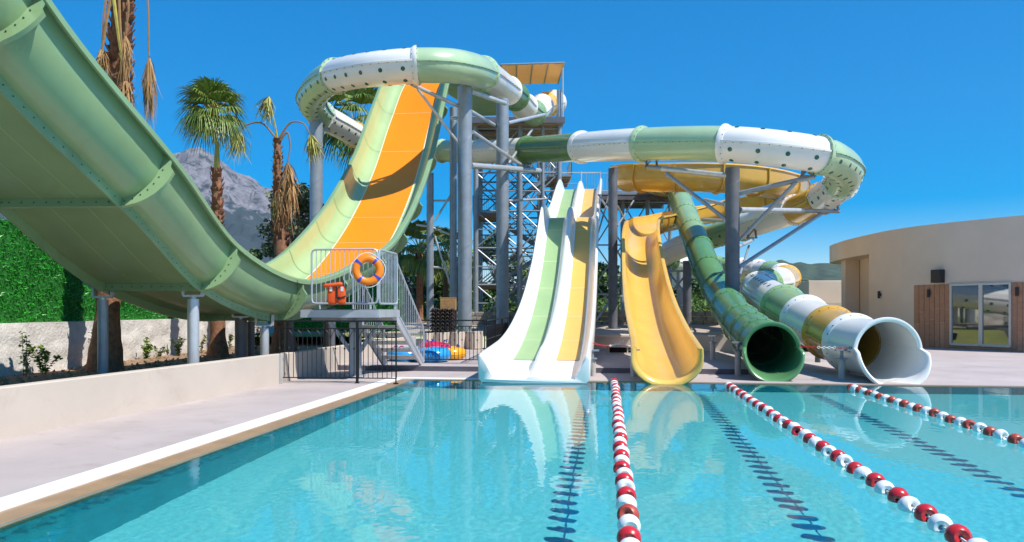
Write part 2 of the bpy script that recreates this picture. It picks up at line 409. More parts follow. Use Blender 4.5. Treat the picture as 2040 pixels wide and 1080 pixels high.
mb = MB(); mb.box((-5.1, 16.53, .33), (.12, .05, .70)); tag(obj('wall_end_trim', mb, M['render_grey'], bevel=.01), 'grey end trim closing the low cream planter wall beside the iron fence', 'trim')
zz = [(at(848 + 16 * i, 690, 28.2 + (.32 if i % 2 else -.05)).x, 28.2 + (.32 if i % 2 else -.05)) for i in range(8)]
zt = thing('zigzag_wall', 'folded cream concrete wall behind the inflatable rings', 'wall', (zz[0][0], zz[0][1], .1))
for i in range(7):
    mb = MB(); a, b = zz[i], zz[i + 1]; mb.bar(V(*a, .44 + .012 * i), V(*b, .44 + .012 * i), .12, .66)
    wobj('panel', mb, M['cream'], zt, bevel=.01)
rt = thing('retaining_wall', 'low cream retaining wall with sloping cap between the white and yellow slides', 'wall', (4.5, 27.4, 0))
mb = MB(); slab(mb, [(2.6, 27.6), (8.6, 26.8), (8.9, 30.4), (2.6, 30.4)], -.05, .74); wobj('wall', mb, M['cream'], rt, bevel=.02)
mb = MB(); mb.face([V(2.6, 27.45, .72), V(4.35, 27.22, .72), V(4.55, 28.7, .86), V(2.6, 29, .86)]); mb.face([V(2.6, 27.45, .66), V(4.35, 27.22, .66), V(4.35, 27.22, .72), V(2.6, 27.45, .72)])
wobj('cap', mb, M['cream'], rt, smooth=0)
mb = MB(); slab(mb, [(3.3, 29.2), (4.9, 29.0), (5.0, 31.8), (3.2, 31.8)], .6, .86); wobj('plinth', mb, M['cream'], rt, bevel=.02)
tv = thing('vent_box', 'low cream vent box with two dark openings in front of the retaining wall', 'vent', (4.0, 25.6, .16))
mb = MB(); y0 = 25.3; x0, x1 = at(1213, 0, y0).x, at(1262, 0, y0).x
mb.box(((x0 + x1) / 2, y0 + .2, .41), (x1 - x0 + .1, .5, .05)); mb.box(((x0 + x1) / 2, y0 + .2, .18), (x1 - x0 + .1, .44, .04))
for x in (x0, x0 + (x1 - x0) * .76, x1): mb.box((x, y0 + .2, .29), (.04, .42, .19))
wobj('casing', mb, M['cream'], tv, bevel=.006)
mb = MB(); mb.box(((x0 + x1) / 2, y0 + .3, .29), (x1 - x0, .02, .18)); wobj('back_panel', mb, M['wicker'], tv)
mb = MB()
for k in range(5): mb.box(((x0 + x1) / 2, y0 + .08, .22 + k * .035), (x1 - x0, .05, .006), z=(0, .5, .87))
wobj('louvres', mb, M['wicker'], tv)

# whitewashed wall with the artificial hedge above it, parallel to the planter
wx = -10.3
rw = thing('whitewashed_wall', 'rough whitewashed wall along the back of the planter under the artificial hedge', 'wall', (wx, 14, .1))
mb = MB(); R = []
for j in range(13):
    z = .1 + j * (1.37 - .1) / 12
    R.append([V(wx + .05 * noise.noise(V(y_ * .12 * 1.6, z * 3, 1)) + .035 * noise.noise(V(y_ * .12 * 7, z * 8, 4)), 3 + y_ * .12, z) for y_ in range(220)])
R.append([V(wx - .35, p.y, 1.37) for p in R[-1]])
mb.grid(R); wobj('wall_face', mb, M['rock'], rw, smooth=60)
hg = thing('artificial_hedge', 'tall panel of bright green artificial turf hedge above the whitewashed wall', 'hedge', (wx - .1, 14, 1.37))
mb = MB(); mb.box((wx - .2, 16, 2.44), (.12, 26, 2.14)); wobj('turf_backing', mb, M['turf'], hg)
mb = MB(); rnd = random.Random(5)
for k in range(30000):
    y = 3.2 + 25.6 * rnd.random(); z = rnd.uniform(1.38, 3.5)
    if y > 13 and y < 27 or k % 3 == 0:
        a = rnd.uniform(0, 2 * PI); c = V(wx - .14, y, z); s = rnd.uniform(.035, .065)
        d_ = V(rnd.uniform(.3, 1), math.cos(a), math.sin(a) * .9 - .3).normalized(); w = d_.cross(V(rnd.random(), rnd.random(), rnd.random())).normalized() * .012
        mb.face([c - w, c + w, c + d_ * s * 1.8])
wobj('turf_blades', mb, M['blade'], hg, smooth=0, kind='stuff')

hr = thing('artificial_hedge', 'short low stretch of bright green turf hedge seen through the platform railing below the lifebuoy', 'hedge', (-7.5, 33, .5))
mb = MB(); mb.box((-7.6, 33.2, 1.6), (5.6, .12, 2.4)); wobj('turf_backing', mb, M['turf'], hr)
mb = MB()
for k in range(5000):
    c = V(rnd.uniform(-10.3, -4.8), 33.1, rnd.uniform(.5, 2.8)); d_ = V(rnd.uniform(-1, 1), rnd.uniform(-1, -.3), rnd.uniform(-1, .6)).normalized(); w_ = d_.cross(V(rnd.random(), rnd.random(), rnd.random())).normalized() * .02
    mb.face([c - w_, c + w_, c + d_ * rnd.uniform(.06, .12)])
wobj('turf_blades', mb, M['blade'], hr, smooth=0, kind='stuff')

# ------------------------------------------------------------------ big half pipe slide
bm_ctrl = [(-7.75, 4.6, 8.3), (-7.5, 6.5, 6.55), (-7.35, 9, 4.84), (-7.05, 11.8, 3.42), (-7.05, 14.8, 2.21), (-6.54, 18.2, 1.58),
           (-5.95, 20.5, 1.9), (-5.28, 22.5, 2.62), (-5.03, 24.5, 3.56), (-4.85, 27, 4.95), (-4.68, 30.3, 7.2), (-4.45, 33.3, 10.1), (-4.1, 35.3, 12.35), (-3.8, 36.3, 12.9), (-3.3, 38.5, 13.0)]
NB = 8
bp = spline(bm_ctrl, NB); bf = frames(bp)
bs = thing('half_pipe_slide', 'huge pale green half pipe slide with an orange lane down its steep ramp', 'water slide', (-6.5, 18, 1.5))
inner = [(-1.46, .80)] + [(-.92 - .5 * math.sin(a), .60 - .60 * math.cos(a)) for a in [PI / 2 * k / 8 for k in range(8, -1, -1)]] + [(.92 + .5 * math.sin(a), .60 - .60 * math.cos(a)) for a in [PI / 2 * k / 8 for k in range(9)]] + [(1.46, .80)]
def offs(prof, t):                                        # outward offset of an open profile (towards -v)
    out = []
    for i, p in enumerate(prof):
        a = prof[max(i - 1, 0)]; b = prof[min(i + 1, len(prof) - 1)]
        dx, dy = b[0] - a[0], b[1] - a[1]; l = math.hypot(dx, dy); out.append((p[0] + dy / l * t, p[1] - dx / l * t))
    return out
outer = offs(inner, .06)
SP = [(NB * k, NB * (k + 1)) for k in range(len(bm_ctrl) - 1)]
for i, (a, b) in enumerate(SP):
    fi = bf[a:b + 1]
    mb = MB(); mb.grid([[fpt(f, u, v) for u, v in inner[::-1]] for f in fi])
    wobj('slide_segment', mb, M['ramp'] if i > 4 else M['lgreen'], bs, smooth=60)
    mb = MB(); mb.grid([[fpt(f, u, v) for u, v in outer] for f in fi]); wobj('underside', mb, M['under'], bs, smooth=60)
    for s in (-1, 1):                                     # rolled rim
        mb = MB(); rp = [(1.45, .78), (1.49, .81), (1.60, .80), (1.63, .77), (1.63, .68), (1.60, .68), (1.60, .755), (1.50, .755)]
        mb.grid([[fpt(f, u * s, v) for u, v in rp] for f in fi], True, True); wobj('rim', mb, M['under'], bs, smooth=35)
        mb = MB()
        mb.grid([[fpt(f, (.3 + .012 * q) * s, -.063) for q in (-1, 1)] for f in fi]); wobj('mould_line', mb, M['lane_g'], bs)
        mb = MB(); rp = [(.955, -.03), (1.0, -.03), (1.0, -.22), (.97, -.22)]
        mb.grid([[fpt(f, u * s, v) for u, v in rp] for f in fi], True, True); wobj('flange', mb, M['under'], bs, smooth=30)
rib_at = [k * NB for k in range(1, 13)]
for a in rib_at:                                          # cross ribs round the outside
    f = bf[a]; mb = MB(); o1 = offs(inner, .05); o2 = []
    for q, (u, v) in enumerate(inner):                    # fin: deep under the flat, crescent up the sides to the rim
        uu = abs(u); sg = 1 if u > 0 else -1; t_ = max(0, min(1, (uu - .92) / .5)) if v < .59 else 1
        e = offs(inner, .20)[q]; 
        if v > .59: e = (sg * (1.46 + .15), v - .03)
        elif uu > .93: e = (e[0] + sg * .10 * t_, e[1] - .02 * t_)
        o2.append(e)
    ring = lambda w: [fpt(f, u, v, w) for u, v in o1] + [fpt(f, u, v, w) for u, v in o2[::-1]]
    A, B = ring(-.03), ring(.03); n = len(o1)
    mb.grid([[A[i], A[2 * n - 1 - i], B[2 * n - 1 - i], B[i]] for i in range(n)], True, True)
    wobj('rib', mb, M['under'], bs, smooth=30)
mb = MB()
for i in range(0, len(bf) - 1):                           # bolts along flanges, rims and ribs
    for k in (0, .5):
        f = bf[i]; g = bf[i + 1]
        for s in (-1, 1):
            c = fpt(f, 1.0 * s, -.13).lerp(fpt(g, 1.0 * s, -.13), k); mb.box(c, (.016, .016, .016))
for a in rib_at:
    f = bf[a]
    for u, v in offs(inner, .125)[2:-2]: mb.box(fpt(f, u, v, -.035), (.018, .016, .018))
    for k in range(9): mb.box(fpt(f, -.8 + .2 * k, -.125, -.035), (.018, .016, .018))
wobj('bolts', mb, M['bolt'], bs, kind='stuff', smooth=0)
la = bf[6 * NB + 2:13 * NB]
mb = MB(); mb.grid([[fpt(f, .9 - .3 * k, .008) for k in range(7)] for f in la]); wobj('orange_lane', mb, M['orange'], bs)
for s in (-1, 1):
    mb = MB(); mb.grid([[fpt(f, .90 * s + .022, .011), fpt(f, .90 * s - .022, .011)] for f in la]); wobj('edge_line', mb, M['cream_line'], bs)
for a in [7 * NB + 1, 8 * NB + 2, 9 * NB, 9 * NB + 6, 10 * NB + 3, 11 * NB + 1, 11 * NB + 7, 4 * NB, 5 * NB, 6 * NB]:
    f = bf[a]; mb = MB(); q = offs(inner, -.012)
    mb.grid([[fpt(f, u, v, w) for u, v in q] for w in (-.014, .014)]); wobj('panel_seam', mb, M['lane_g'], bs)

def column(name, label, px, d, ztop, zbot, r, m='galv', cat='column', group=None, cap=True):
    x = (px - CX) / F * d
    t = thing(name, label, cat, (x, d, zbot), group)
    mb = MB(); mb.lathe((0, 0, 0), [(r, 0), (r, ztop - zbot)], 20); mb.lathe((0, 0, 0), [(r, ztop - zbot), (0, ztop - zbot)], 20)
    obj('shaft', mb, M[m], t, loc=(x, d, zbot))
    if r > .15:
        hh = ztop - zbot; nt = hh / (r * 5); N_ = int(nt * 18); mb = MB()
        mb.tube([((r + .001) * math.cos(i * PI / 9), (r + .001) * math.sin(i * PI / 9), .06 + (hh - .1) * i / N_) for i in range(N_ + 1)], .011, 4); obj('weld_seam', mb, M[m], t, loc=(x, d, zbot))
    mb = MB(); mb.lathe((0, 0, 0), [(r * 1.7, .001), (r * 1.7, .03), (r, .03)], 20)
    for k in range(8): mb.box((r * 1.4 * math.cos(k * PI / 4), r * 1.4 * math.sin(k * PI / 4), .05), (.04, .04, .05))
    obj('base_plate', mb, M[m], t, loc=(x, d, zbot))
    return t
def fork(t, x, d, z0, z1, w):                             # forked saddle from a column top to the slide
    mb = MB(); mb.box((x, d, z0), (w, .10, .04))
    for s in (-1, 1): mb.bar((x + s * w / 2, d, z0), (x + s * (w / 2 + .02), d, z1), .05, .08)
    mb.tube([(x, d, z0 - .1), (x, d, z0)], .06, 10)
    wobj('saddle', mb, M['galvl'], t)
for (px, d, lab, m, r, zt) in ((205, 15.0, 'slim galvanised column in front of the left palm trunk, under the half pipe', 'galv', .10, 1.84), (385, 14.8, 'galvanised column standing just behind the planter wall under the half pipe', 'galvl', .11, 1.86),
                           (480, 17.9, 'thick dark column under the low end of the half pipe', 'darksteel', .14, 1.42), (500, 18.4, 'thin dark column beside the thick dark one under the half pipe', 'darksteel', .09, 1.36),
                           (527, 17.6, 'short bright galvanised column under the half pipe near the iron fence corner', 'galvl', .10, 1.22)):
    t = column('slide_support', lab, px, d, zt, .28, r, m, 'column', 'columns under the half pipe')
    fork(t, (px - CX) / F * d, d, zt + .06, zt + .31, .36)
for k, (x, d, h) in enumerate(((-6.1, 20.6, 1.7), (-5.0, 20.8, 1.7), (-6.0, 24.4, 3.3))):
    px = CX + x / d * F
    column('slide_support', ('dark column behind the iron fence at the left of the steel stair', 'dark column seen between the treads of the steel stair', 'tall dark column behind the steel stair under the steep ramp')[k], px, d, h, .28, .12, 'darksteel', 'column', 'columns under the half pipe')

# ------------------------------------------------------------------ enclosed tube slides
dotmesh = MB().lathe((0, 0, 0), [(.082, -.02), (.078, .010), (.05, .016), (0, .018)], 12).mesh('light_window', M['dot'])
def tube_slide(t, ctrl, r, dots=(), n=6, NS=32, seam=True, flange_w=.085, taper=None):
    pts = [at(*c[:3]) for c in ctrl]; fr = frames(spline(pts, n))
    if taper: rad = lambda i: taper(i / (len(fr) - 1))
    else: rad = lambda i: r
    fl = [(i * n, c[3]) for i, c in enumerate(ctrl) if len(c) > 3 and c[3]]
    fl.append((len(fr) - 1, None))
    bolts = MB(); count = 0
    ang = [2 * PI * k / NS for k in range(NS)]
    for si, ((a, colr), (b, nxt)) in enumerate(zip(fl, fl[1:])):
        fi = fr[a:b + 1]
        mb = MB(); mb.grid([[fpt(f, rad(a + j) * math.cos(q), rad(a + j) * math.sin(q)) for q in ang] for j, f in enumerate(fi)], True)
        o = wobj('tube_segment', mb, M[colr], t, smooth=60)
        if seam:
            for s in (-1, 1):
                mb = MB()
                mb.grid([[fpt(f, s * (rad(a + j) - .01), -.03), fpt(f, s * (rad(a + j) + .05), -.03), fpt(f, s * (rad(a + j) + .05), .03), fpt(f, s * (rad(a + j) - .01), .03)] for j, f in enumerate(fi)], True, True)
                wobj('seam_flange', mb, M[colr], o, smooth=30)
                acc = 0
                for j in range(len(fi) - 1):
                    acc += (fi[j + 1][0] - fi[j][0]).length
                    while acc > .32:
                        acc -= .32; bolts.box(fpt(fi[j], s * (rad(a + j) + .035), -.04), (.026, .026, .024))
        # bell flange at the start of the segment
        f = fr[a]; R = rad(a); mb = MB()
        pr = [(R - .005, -.07), (R + flange_w, -.07), (R + flange_w, .0), (R + flange_w * .75, .05), (R + .02, .13), (R - .005, .14)]
        mb.grid([[fpt(f, q * math.cos(x), q * math.sin(x), w) for x in ang] for q, w in pr], True)
        wobj('bell_flange', mb, M[colr], o, smooth=35)
        for k in range(18):
            x = 2 * PI * k / 18; bolts.box(fpt(f, (R + flange_w * .65) * math.cos(x), (R + flange_w * .65) * math.sin(x), -.075), (.026, .026, .026))
            bolts.box(fpt(f, (R + .03) * math.cos(x), (R + .03) * math.sin(x), .10), (.028, .028, .028))
        if si in dots:
            L_ = sum((fi[j + 1][0] - fi[j][0]).length for j in range(len(fi) - 1)); m_ = max(2, int(L_ / .68))
            cum = [0]
            for j in range(len(fi) - 1): cum.append(cum[-1] + (fi[j + 1][0] - fi[j][0]).length)
            for q in range(m_):
                s_ = (q + .5) / m_ * L_; j = max(jj for jj in range(len(cum)) if cum[jj] <= s_); j = min(j, len(fi) - 2)
                al = (s_ - cum[j]) / max(1e-6, cum[j + 1] - cum[j])
                for x in (math.radians(a_) for a_ in (65, 115, 205, 250, 290, 335)):
                    c0 = fpt(fi[j], R * math.cos(x), R * math.sin(x)).lerp(fpt(fi[j + 1], R * math.cos(x), R * math.sin(x)), al)
                    nrm = (fi[j][1] * math.cos(x) + fi[j][2] * math.sin(x)).normalized()
                    w = obj('light_window', dotmesh, None, t, loc=c0); w.rotation_mode = 'QUATERNION'; w.rotation_quaternion = nrm.to_track_quat('Z', 'Y')
    wobj('bolts', bolts, M['bolt'], t, kind='stuff', smooth=0)
    return fr
def exit_lip(t, f, r, m, ext=.55, th=.085):
    mb = MB(); N = 64; R = []
    for k in range(N):
        x = 2 * PI * k / N; s = math.sin(x)
        e = 0.0 if s > .02 else ext * (.42 + .58 * max(0, -s) ** .8)
        fl = 0 if s > .02 else .065 * (e / ext)
        R.append((math.cos(x), s, e, fl))
    def ring(rr, w, g): return [fpt(f, (rr + fl * g) * c, (rr + fl * g) * s, w + e * g) for c, s, e, fl in R]
    rows = [ring(r - .01, -.3, 0), ring(r - .01, 0, .35), ring(r - .005, 0, .8), ring(r + .01, .02, .97), ring(r + .045, .035, 1), ring(r + th, .02, .99), ring(r + th + .01, -.02, .9), ring(r + .05, -.05, .4), ring(r + .03, -.22, 0)]
    mb.grid(rows, True); wobj('exit_lip', mb, M[m], t, smooth=45)

longA = [(1104, 205, 51.0, 'white'), (1088, 209, 49.0, 'yellow'), (1078, 213, 47.5, 'white'), (1063, 225, 45.5, 'mgreen'), (1045, 213, 43.0, 'white'), (1027, 193, 40.5, 'dgreen'),
         (1012, 180, 38.6, 'white'), (985, 160, 35.2), (962, 146, 30.8, 'lgreen'), (930, 136, 28.8), (890, 131, 27.6), (829, 131, 27.2, 'white'),
         (745, 138, 27.6), (668, 152, 29.4, 'lgreen'), (636, 172, 31.0), (620, 200, 33.2), (640, 230, 35.6, 'white'), (675, 250, 37.4),
         (706, 268, 39.2, 'yellow'), (735, 285, 43.0), (790, 297, 44.4, 'white'), (830, 300, 44.8), (882, 301, 44.3, 'lgreen'), (915, 302, 43.3),
         (958, 303, 41.1, 'white'), (1005, 301, 39.1), (1052, 299, 37.1, 'dgreen'), (1105, 296, 34.8), (1160, 293.5, 32.2, 'white'), (1220, 290, 30.3),
         (1280, 287.5, 28.9, 'lgreen'), (1360, 286, 27.6), (1444, 287, 26.5, 'white'), (1530, 294, 25.8), (1632, 309, 25.8, 'lgreen'), (1668, 323, 26.8),
         (1686, 343, 28.3), (1674, 366, 29.8, 'white'), (1655, 384, 31.0), (1636, 396, 31.9, 'ochre'), (1610, 409, 32.9), (1583, 419, 34.0, 'white'),
         (1530, 436, 36.2), (1478, 453, 38.3, 'mgreen'), (1430, 468, 40.0), (1385, 482, 41.5, 'white'), (1345, 497, 43.5), (1324, 510, 45.9, 'dgreen'),
         (1334, 521, 48.6, 'white'), (1372, 527, 49.6, 'mgreen'), (1432, 532, 49.0, 'mgreen'), (1478, 537, 47.5, 'white'), (1512, 541, 46.0, 'white'), (1536, 545, 44.5, 'mgreen'),
         (1558, 551, 42.6, 'white'), (1567, 555, 41.0, 'yellow'), (1552, 563, 37.5, 'white'), (1526, 567, 34.6, 'mgreen'), (1512, 576, 31.8, 'white'), (1530, 592, 28.3),
         (1562, 612, 25.2, 'mgreen'), (1605, 637, 22.8, 'white'), (1655, 663, 20.6, 'ochre'), (1700, 684, 18.9, 'white'), (1768, 700, 17.0)]
ta = thing('tube_slide', 'very long white, green and yellow tube slide with dark dots winding down from the tower', 'water slide', (7.5, 17, .5))
segcols = [c[3] for c in longA if len(c) > 3]
dotseg = [i for i, c in enumerate(segcols)]
sel = set()
idx = -1
for c in longA:
    if len(c) > 3:
        idx += 1
        if c[0] in (829, 668, 640, 1444, 1632, 1674, 1372, 1432, 1478, 1512): sel.add(idx)
fa = tube_slide(ta, longA, .70, sel, n=6, NS=32, taper=lambda q: .62 + .06 * min(1, max(0, q - .55) / .3) + .15 * max(0, 1 - q / .13))
exit_lip(ta, fa[-1], .68, 'white', .62)

grn = [(1346, 374, 44, 'mgreen'), (1357, 402, 40.8, 'mgreen'), (1366, 428, 38.4, 'mgreen'), (1379, 460, 35.8, 'mgreen'), (1393, 496, 33.4, 'tgreen'), (1409, 536, 31.2, 'tgreen'), (1428, 574, 29.4, 'tgreen'), (1452, 613, 26.0, 'tgreen'), (1478, 645, 22.8, 'tgreen'), (1497, 664, 20.9, 'tgreen'), (1516, 681, 19.2, 'tgreen'), (1537, 697, 17.6)]
tg = thing('tube_slide', 'plain green enclosed tube slide dropping straight to the pool edge', 'water slide', (6, 17.5, .5))
fg = tube_slide(tg, grn, .57, (), n=5, NS=30, flange_w=.05)
exit_lip(tg, fg[-1], .57, 'tgreen', .55)

# ------------------------------------------------------------------ open yellow flume
yel = [(1332, 394, 45.5), (1300, 384, 42.5), (1268, 378, 39.2), (1247, 376, 36.2), (1262, 378, 34.2), (1320, 380, 33.2), (1400, 380, 32.8), (1480, 384, 33.2), (1545, 393, 34.6), (1580, 404, 37.2), (1570, 416, 40.4), (1515, 428, 43), (1430, 441, 44), (1366, 452, 42.2), (1314, 463, 37.6), (1284, 469, 33.6),
       (1277, 492, 31), (1280, 545, 27.8), (1287, 605, 24.4), (1298, 662, 21.4), (1313, 712, 19.1), (1323, 740, 17.7), (1328, 757, 16.8)]
yf = frames(spline([at(*c) for c in yel], 6))
ys_ = thing('open_flume_slide', 'open yellow slide that coils under the big tube and drops to the pool', 'water slide', (3.4, 17, .1))
def trough(i):
    s = i / (len(yf) - 1) * (len(yel) - 1)
    hgt = 1.05 if s < 12 else 1.05 - .35 * min(1, (s - 12) / 3)
    w = .64 + .03 * max(0, min(1, (s - 19) / 3))
    p = []
    for k in range(15):
        a = PI * k / 14; u = -w * math.cos(a); v = .56 - .56 * math.sin(a)
        p.append((u, v))
    return [(-w - .0, hgt)] + p + [(w + .0, hgt)]
flg = [0, 15, 26, 32, 38, 44, 50, 56, 63, 70, 78, 86, 92, 102, 108, 114, 120, 126, len(yf) - 1]
for a, b in zip(flg, flg[1:]):
    mb = MB(); mb.grid([[fpt(yf[i], u, v) for u, v in trough(i)[::-1]] for i in range(a, b + 1)]); o = wobj('flume_segment', mb, M['yellow'], ys_, smooth=50)
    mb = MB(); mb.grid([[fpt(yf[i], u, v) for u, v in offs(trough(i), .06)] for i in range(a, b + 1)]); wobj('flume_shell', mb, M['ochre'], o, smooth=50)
    for s in (-1, 1):
        mb = MB(); R = []
        for i in range(a, b + 1):
            hh = trough(i)[0]; w = abs(hh[0])
            R.append([fpt(yf[i], s * (w + du), hh[1] + dv) for du, dv in ((-.01, -.03), (-.01, .03), (.03, .05), (.11, .03), (.12, -.03), (.07, -.05))])
        mb.grid(R, True, True); wobj('rim', mb, M['yellow'], o, smooth=50)
    if b < len(yf) - 1 and b < 100:
        mb = MB(); f = yf[b]; o1, o2 = offs(trough(b), .055), offs(trough(b), .15)
        mb.grid([[fpt(f, *o1[i], -.03), fpt(f, *o2[i], -.03), fpt(f, *o2[i], .03), fpt(f, *o1[i], .03)] for i in range(len(o1))], True, True); wobj('joint_flange', mb, M['ochre'], o, smooth=30)
f = yf[-1]; mb = MB(); tp = trough(len(yf) - 1); R = []     # flared, rolled end of the flume
for du, w, dz in ((0, -.02, 0), (.01, .06, 0), (.03, .12, 0), (.07, .17, 0), (.12, .18, 0), (.15, .13, 0), (.15, .02, 0), (.10, -.15, 0), (.06, -.3, 0)):
    row = []
    for k, (u, v) in enumerate(offs(tp, 0)):
        e = min(1, min(k, len(tp) - 1 - k) / 3.0); o_ = offs(tp, du * (.75 + .25 * e))[k]
        row.append(fpt(f, o_[0], o_[1] + (.03 if e < .2 else 0), w * (.55 + .45 * e)))
    R.append(row)
mb.grid(R)
for k in (0, -1): mb.face([r[k] for r in R])
wobj('end_lip', mb, M['yellow'], ys_, smooth=60)

# ------------------------------------------------------------------ twin lane white slide
tw = [(16.95, .10), (17.5, .14), (18.6, .19), (20, .30), (22, .62), (24.5, 1.28), (26.5, 2.05), (28.5, 3.05), (30.3, 4.25), (31.5, 5.1), (32.2, 5.50), (33, 5.68), (35, 5.78), (37, 6.3), (39, 7.05), (41.5, 8.0), (43.5, 8.6), (45, 8.7)]
tp_ = spline([V(.56 + .13 * (d - 17.4), d, z) for d, z in tw], 5); tf = frames(tp_)
tf = [(p, -s, u, t) if s.x < 0 else (p, s, u, t) for p, s, u, t in tf]
ts = thing('twin_lane_slide', 'white racing slide with one green and one yellow lane side by side', 'water slide', (.6, 17.5, .1))
def tprof(i):
    d = tf[i][0].y; fl = .04 * max(0, min(1, (19.2 - d) / 1.6)); h = .60 - .05 * max(0, min(1, (19 - d) / 2)) ; hw = h
    L_ = [(-1.24 - fl, h - .05), (-1.20 - fl, h), (-1.15 - fl, h), (-1.11 - fl, h - .06), (-1.04 - fl * .6, .26), (-.97, .09), (-.93, .012), (-.88, 0)]
    Md = [(-.27, 0), (-.23, .02), (-.17, .12), (-.12, .36), (-.07, .46), (0, .48), (.07, .46), (.12, .36), (.17, .12), (.23, .02), (.27, 0)]
    Rr = [(.88, 0), (.93, .012), (.97, .09), (1.04 + fl * .3, .26), (1.11 + fl * .5, h - .06), (1.15 + fl * .5, h), (1.20 + fl * .5, h), (1.24 + fl * .5, h - .05)]
    k = .48 * (1 if d > 19 else max(.15, (d - 16.9) / 2.1)) / .48
    Md = [(u, v * k) for u, v in Md]
    return L_ + Md + Rr + [(1.235 + fl * .5, .3), (1.23 + fl * .5, .0), (1.17 + fl * .5, -.07), (.5, -.08), (-.5, -.08), (-1.17 - fl, -.07), (-1.23 - fl, .0), (-1.235 - fl, .3)]
mb = MB(); mb.grid([[fpt(tf[i], u, v) for u, v in tprof(i)] for i in range(len(tf))], True, False)
wobj('slide_body', mb, M['white2'], ts, smooth=50)
mb = MB(); f0 = tf[0]; pr = tprof(0); n = len(pr)
rows = [[fpt(f0, u, v) for u, v in pr], [fpt(f0, u * .998, v * .985 - .004, -.035) for u, v in pr], [fpt(f0, u * .99, v * .95 - .012, -.06) for u, v in pr], [fpt(f0, u * .975, v * .90 - .02, -.07) for u, v in pr]]
mb.grid(rows, True); mb.f.append(tuple(range(3 * n, 4 * n)))
wobj('front_lip', mb, M['white2'], ts, smooth=70)
i0 = min(i for i in range(len(tf)) if tf[i][0].y > 19.9)
for s, m, nm in ((-1, 'lane_g', 'green_lane'), (1, 'lane_y', 'yellow_lane')):
    mb = MB(); mb.grid([[fpt(f, s * .575 - .305, .010), fpt(f, s * .575, .010), fpt(f, s * .575 + .305, .010)] for f in tf[i0:]]); wobj(nm, mb, M[m], ts)
    for d in (22.5, 25, 27.3, 29.4, 31.2):
        i = min(range(len(tf)), key=lambda q: abs(tf[q][0].y - d)); mb = MB(); mb.grid([[fpt(tf[i], s * .575 - .305, .014, w), fpt(tf[i], s * .575 + .305, .014, w)] for w in (-.012, .012)])
        wobj('lane_seam', mb, M['cream_line'], ts)
for d in (23, 27, 30.5, 34, 38, 42):
    i = min(range(len(tf)), key=lambda q: abs(tf[q][0].y - d)); f = tf[i]; mb = MB()
    for s in (-1, 1):
        mb.bar(fpt(f, s * .8, -.1), V(fpt(f, s * .8, -.1).x, f[0].y, .1 if d < 27 else .75), .12)
    mb.bar(fpt(f, -1.1, -.16), fpt(f, 1.1, -.16), .12)
    wobj('support_leg', mb, M['galv'], ts)

# ------------------------------------------------------------------ steel columns with arms
def arm(t, a, b, r=.07, name='arm', m='galvl'): mb = MB(); mb.tube([at(*a), at(*b)], r, 12); return wobj(name, mb, M[m], t)
def saddle(t, c, up, w=.5, m='galv'):
    p = at(*c); mb = MB(); mb.box(p, (w, .16, .05))
    for s in (-1, 1): mb.bar(p + V(s * w * .42, 0, 0), p + V(s * w * .3, 0, up), .06, .12); 
    mb.bar(p + V(-w * .42, 0, 0), p + V(w * .3, 0, up), .04, .04); wobj('saddle', mb, M[m], t)
cA = column('steel_column', 'tallest thick galvanised column beside the right edge of the orange ramp', 926, 30, at(0, 174, 30).z, .1, .285)
arm(cA, (914, 212, 30), (820, 168, 28.2), .075); arm(cA, (917, 290, 30), (832, 178, 28.4), .055, 'brace'); saddle(cA, (826, 166, 28.2), .35)
arm(cA, (938, 182, 30), (1006, 206, 33), .10); arm(cA, (938, 330, 30), (1075, 340, 38), .12); arm(cA, (942, 263, 30), (1040, 330, 36), .075, 'brace'); saddle(cA, (1066, 336, 38), .55)
arm(cA, (938, 222, 30), (986, 250, 34.5), .08, 'brace'); arm(cA, (900, 235, 35), (930, 238, 30.3), .08)
cB = column('steel_column', 'second thick galvanised column, just right of the tallest one', 1001, 34.5, at(0, 198, 34.5).z, .4, .285)
arm(cB, (1012, 245, 34.5), (1085, 228, 42), .08); arm(cB, (1010, 330, 34.5), (1060, 258, 41), .06, 'brace'); arm(cB, (1012, 400, 34.5), (1120, 395, 48), .06)
cC = column('steel_column', 'thin galvanised column half hidden left of the tallest thick column', 903, 36, at(0, 215, 36).z, .6, .17)
cD = column('steel_column', 'thin galvanised column rising behind the lower right edge of the steep ramp', 857, 36, at(0, 345, 36).z, .6, .17)
for (a, b) in (((858, 270 + 130, 36), (903, 400, 36)), ((858, 532, 36), (903, 535, 36)), ((858, 452, 36), (903, 470, 36)), ((830, 448, 36.2), (858, 452, 36)), ((866, 470, 36), (900, 575, 36)), ((866, 440, 36), (903, 380, 36))):
    arm(cD, a, b, .05, 'brace')
cE = column('steel_column', 'tall column left of the steep ramp carrying the far loop of the white and green tube', 630, 34.5, at(0, 236, 34.5).z, .5, .29)
arm(cE, (632, 255, 34.5), (664, 262, 36.8), .08)
cF = column('steel_column', 'dark grey column at the centre of the right hand tube loop with long arms', 1459, 27.5, at(0, 335, 27.5).z, .1, .257, 'darksteel')
arm(cF, (1450, 350, 27.5), (1318, 336, 28.6), .10); arm(cF, (1318, 336, 28.6), (1290, 333, 28.9), .085, 'arm', 'galv'); arm(cF, (1326, 345, 28.6), (1452, 442, 27.5), .07, 'brace', 'galv'); saddle(cF, (1298, 332, 28.9), .5, .5, 'darksteel')
arm(cF, (1470, 386, 27.5), (1622, 352, 25.9), .09, 'arm', 'galv'); arm(cF, (1474, 478, 27.5), (1585, 364, 26.2), .07, 'brace', 'galv'); saddle(cF, (1610, 351, 25.9), .42, .5, 'darksteel')
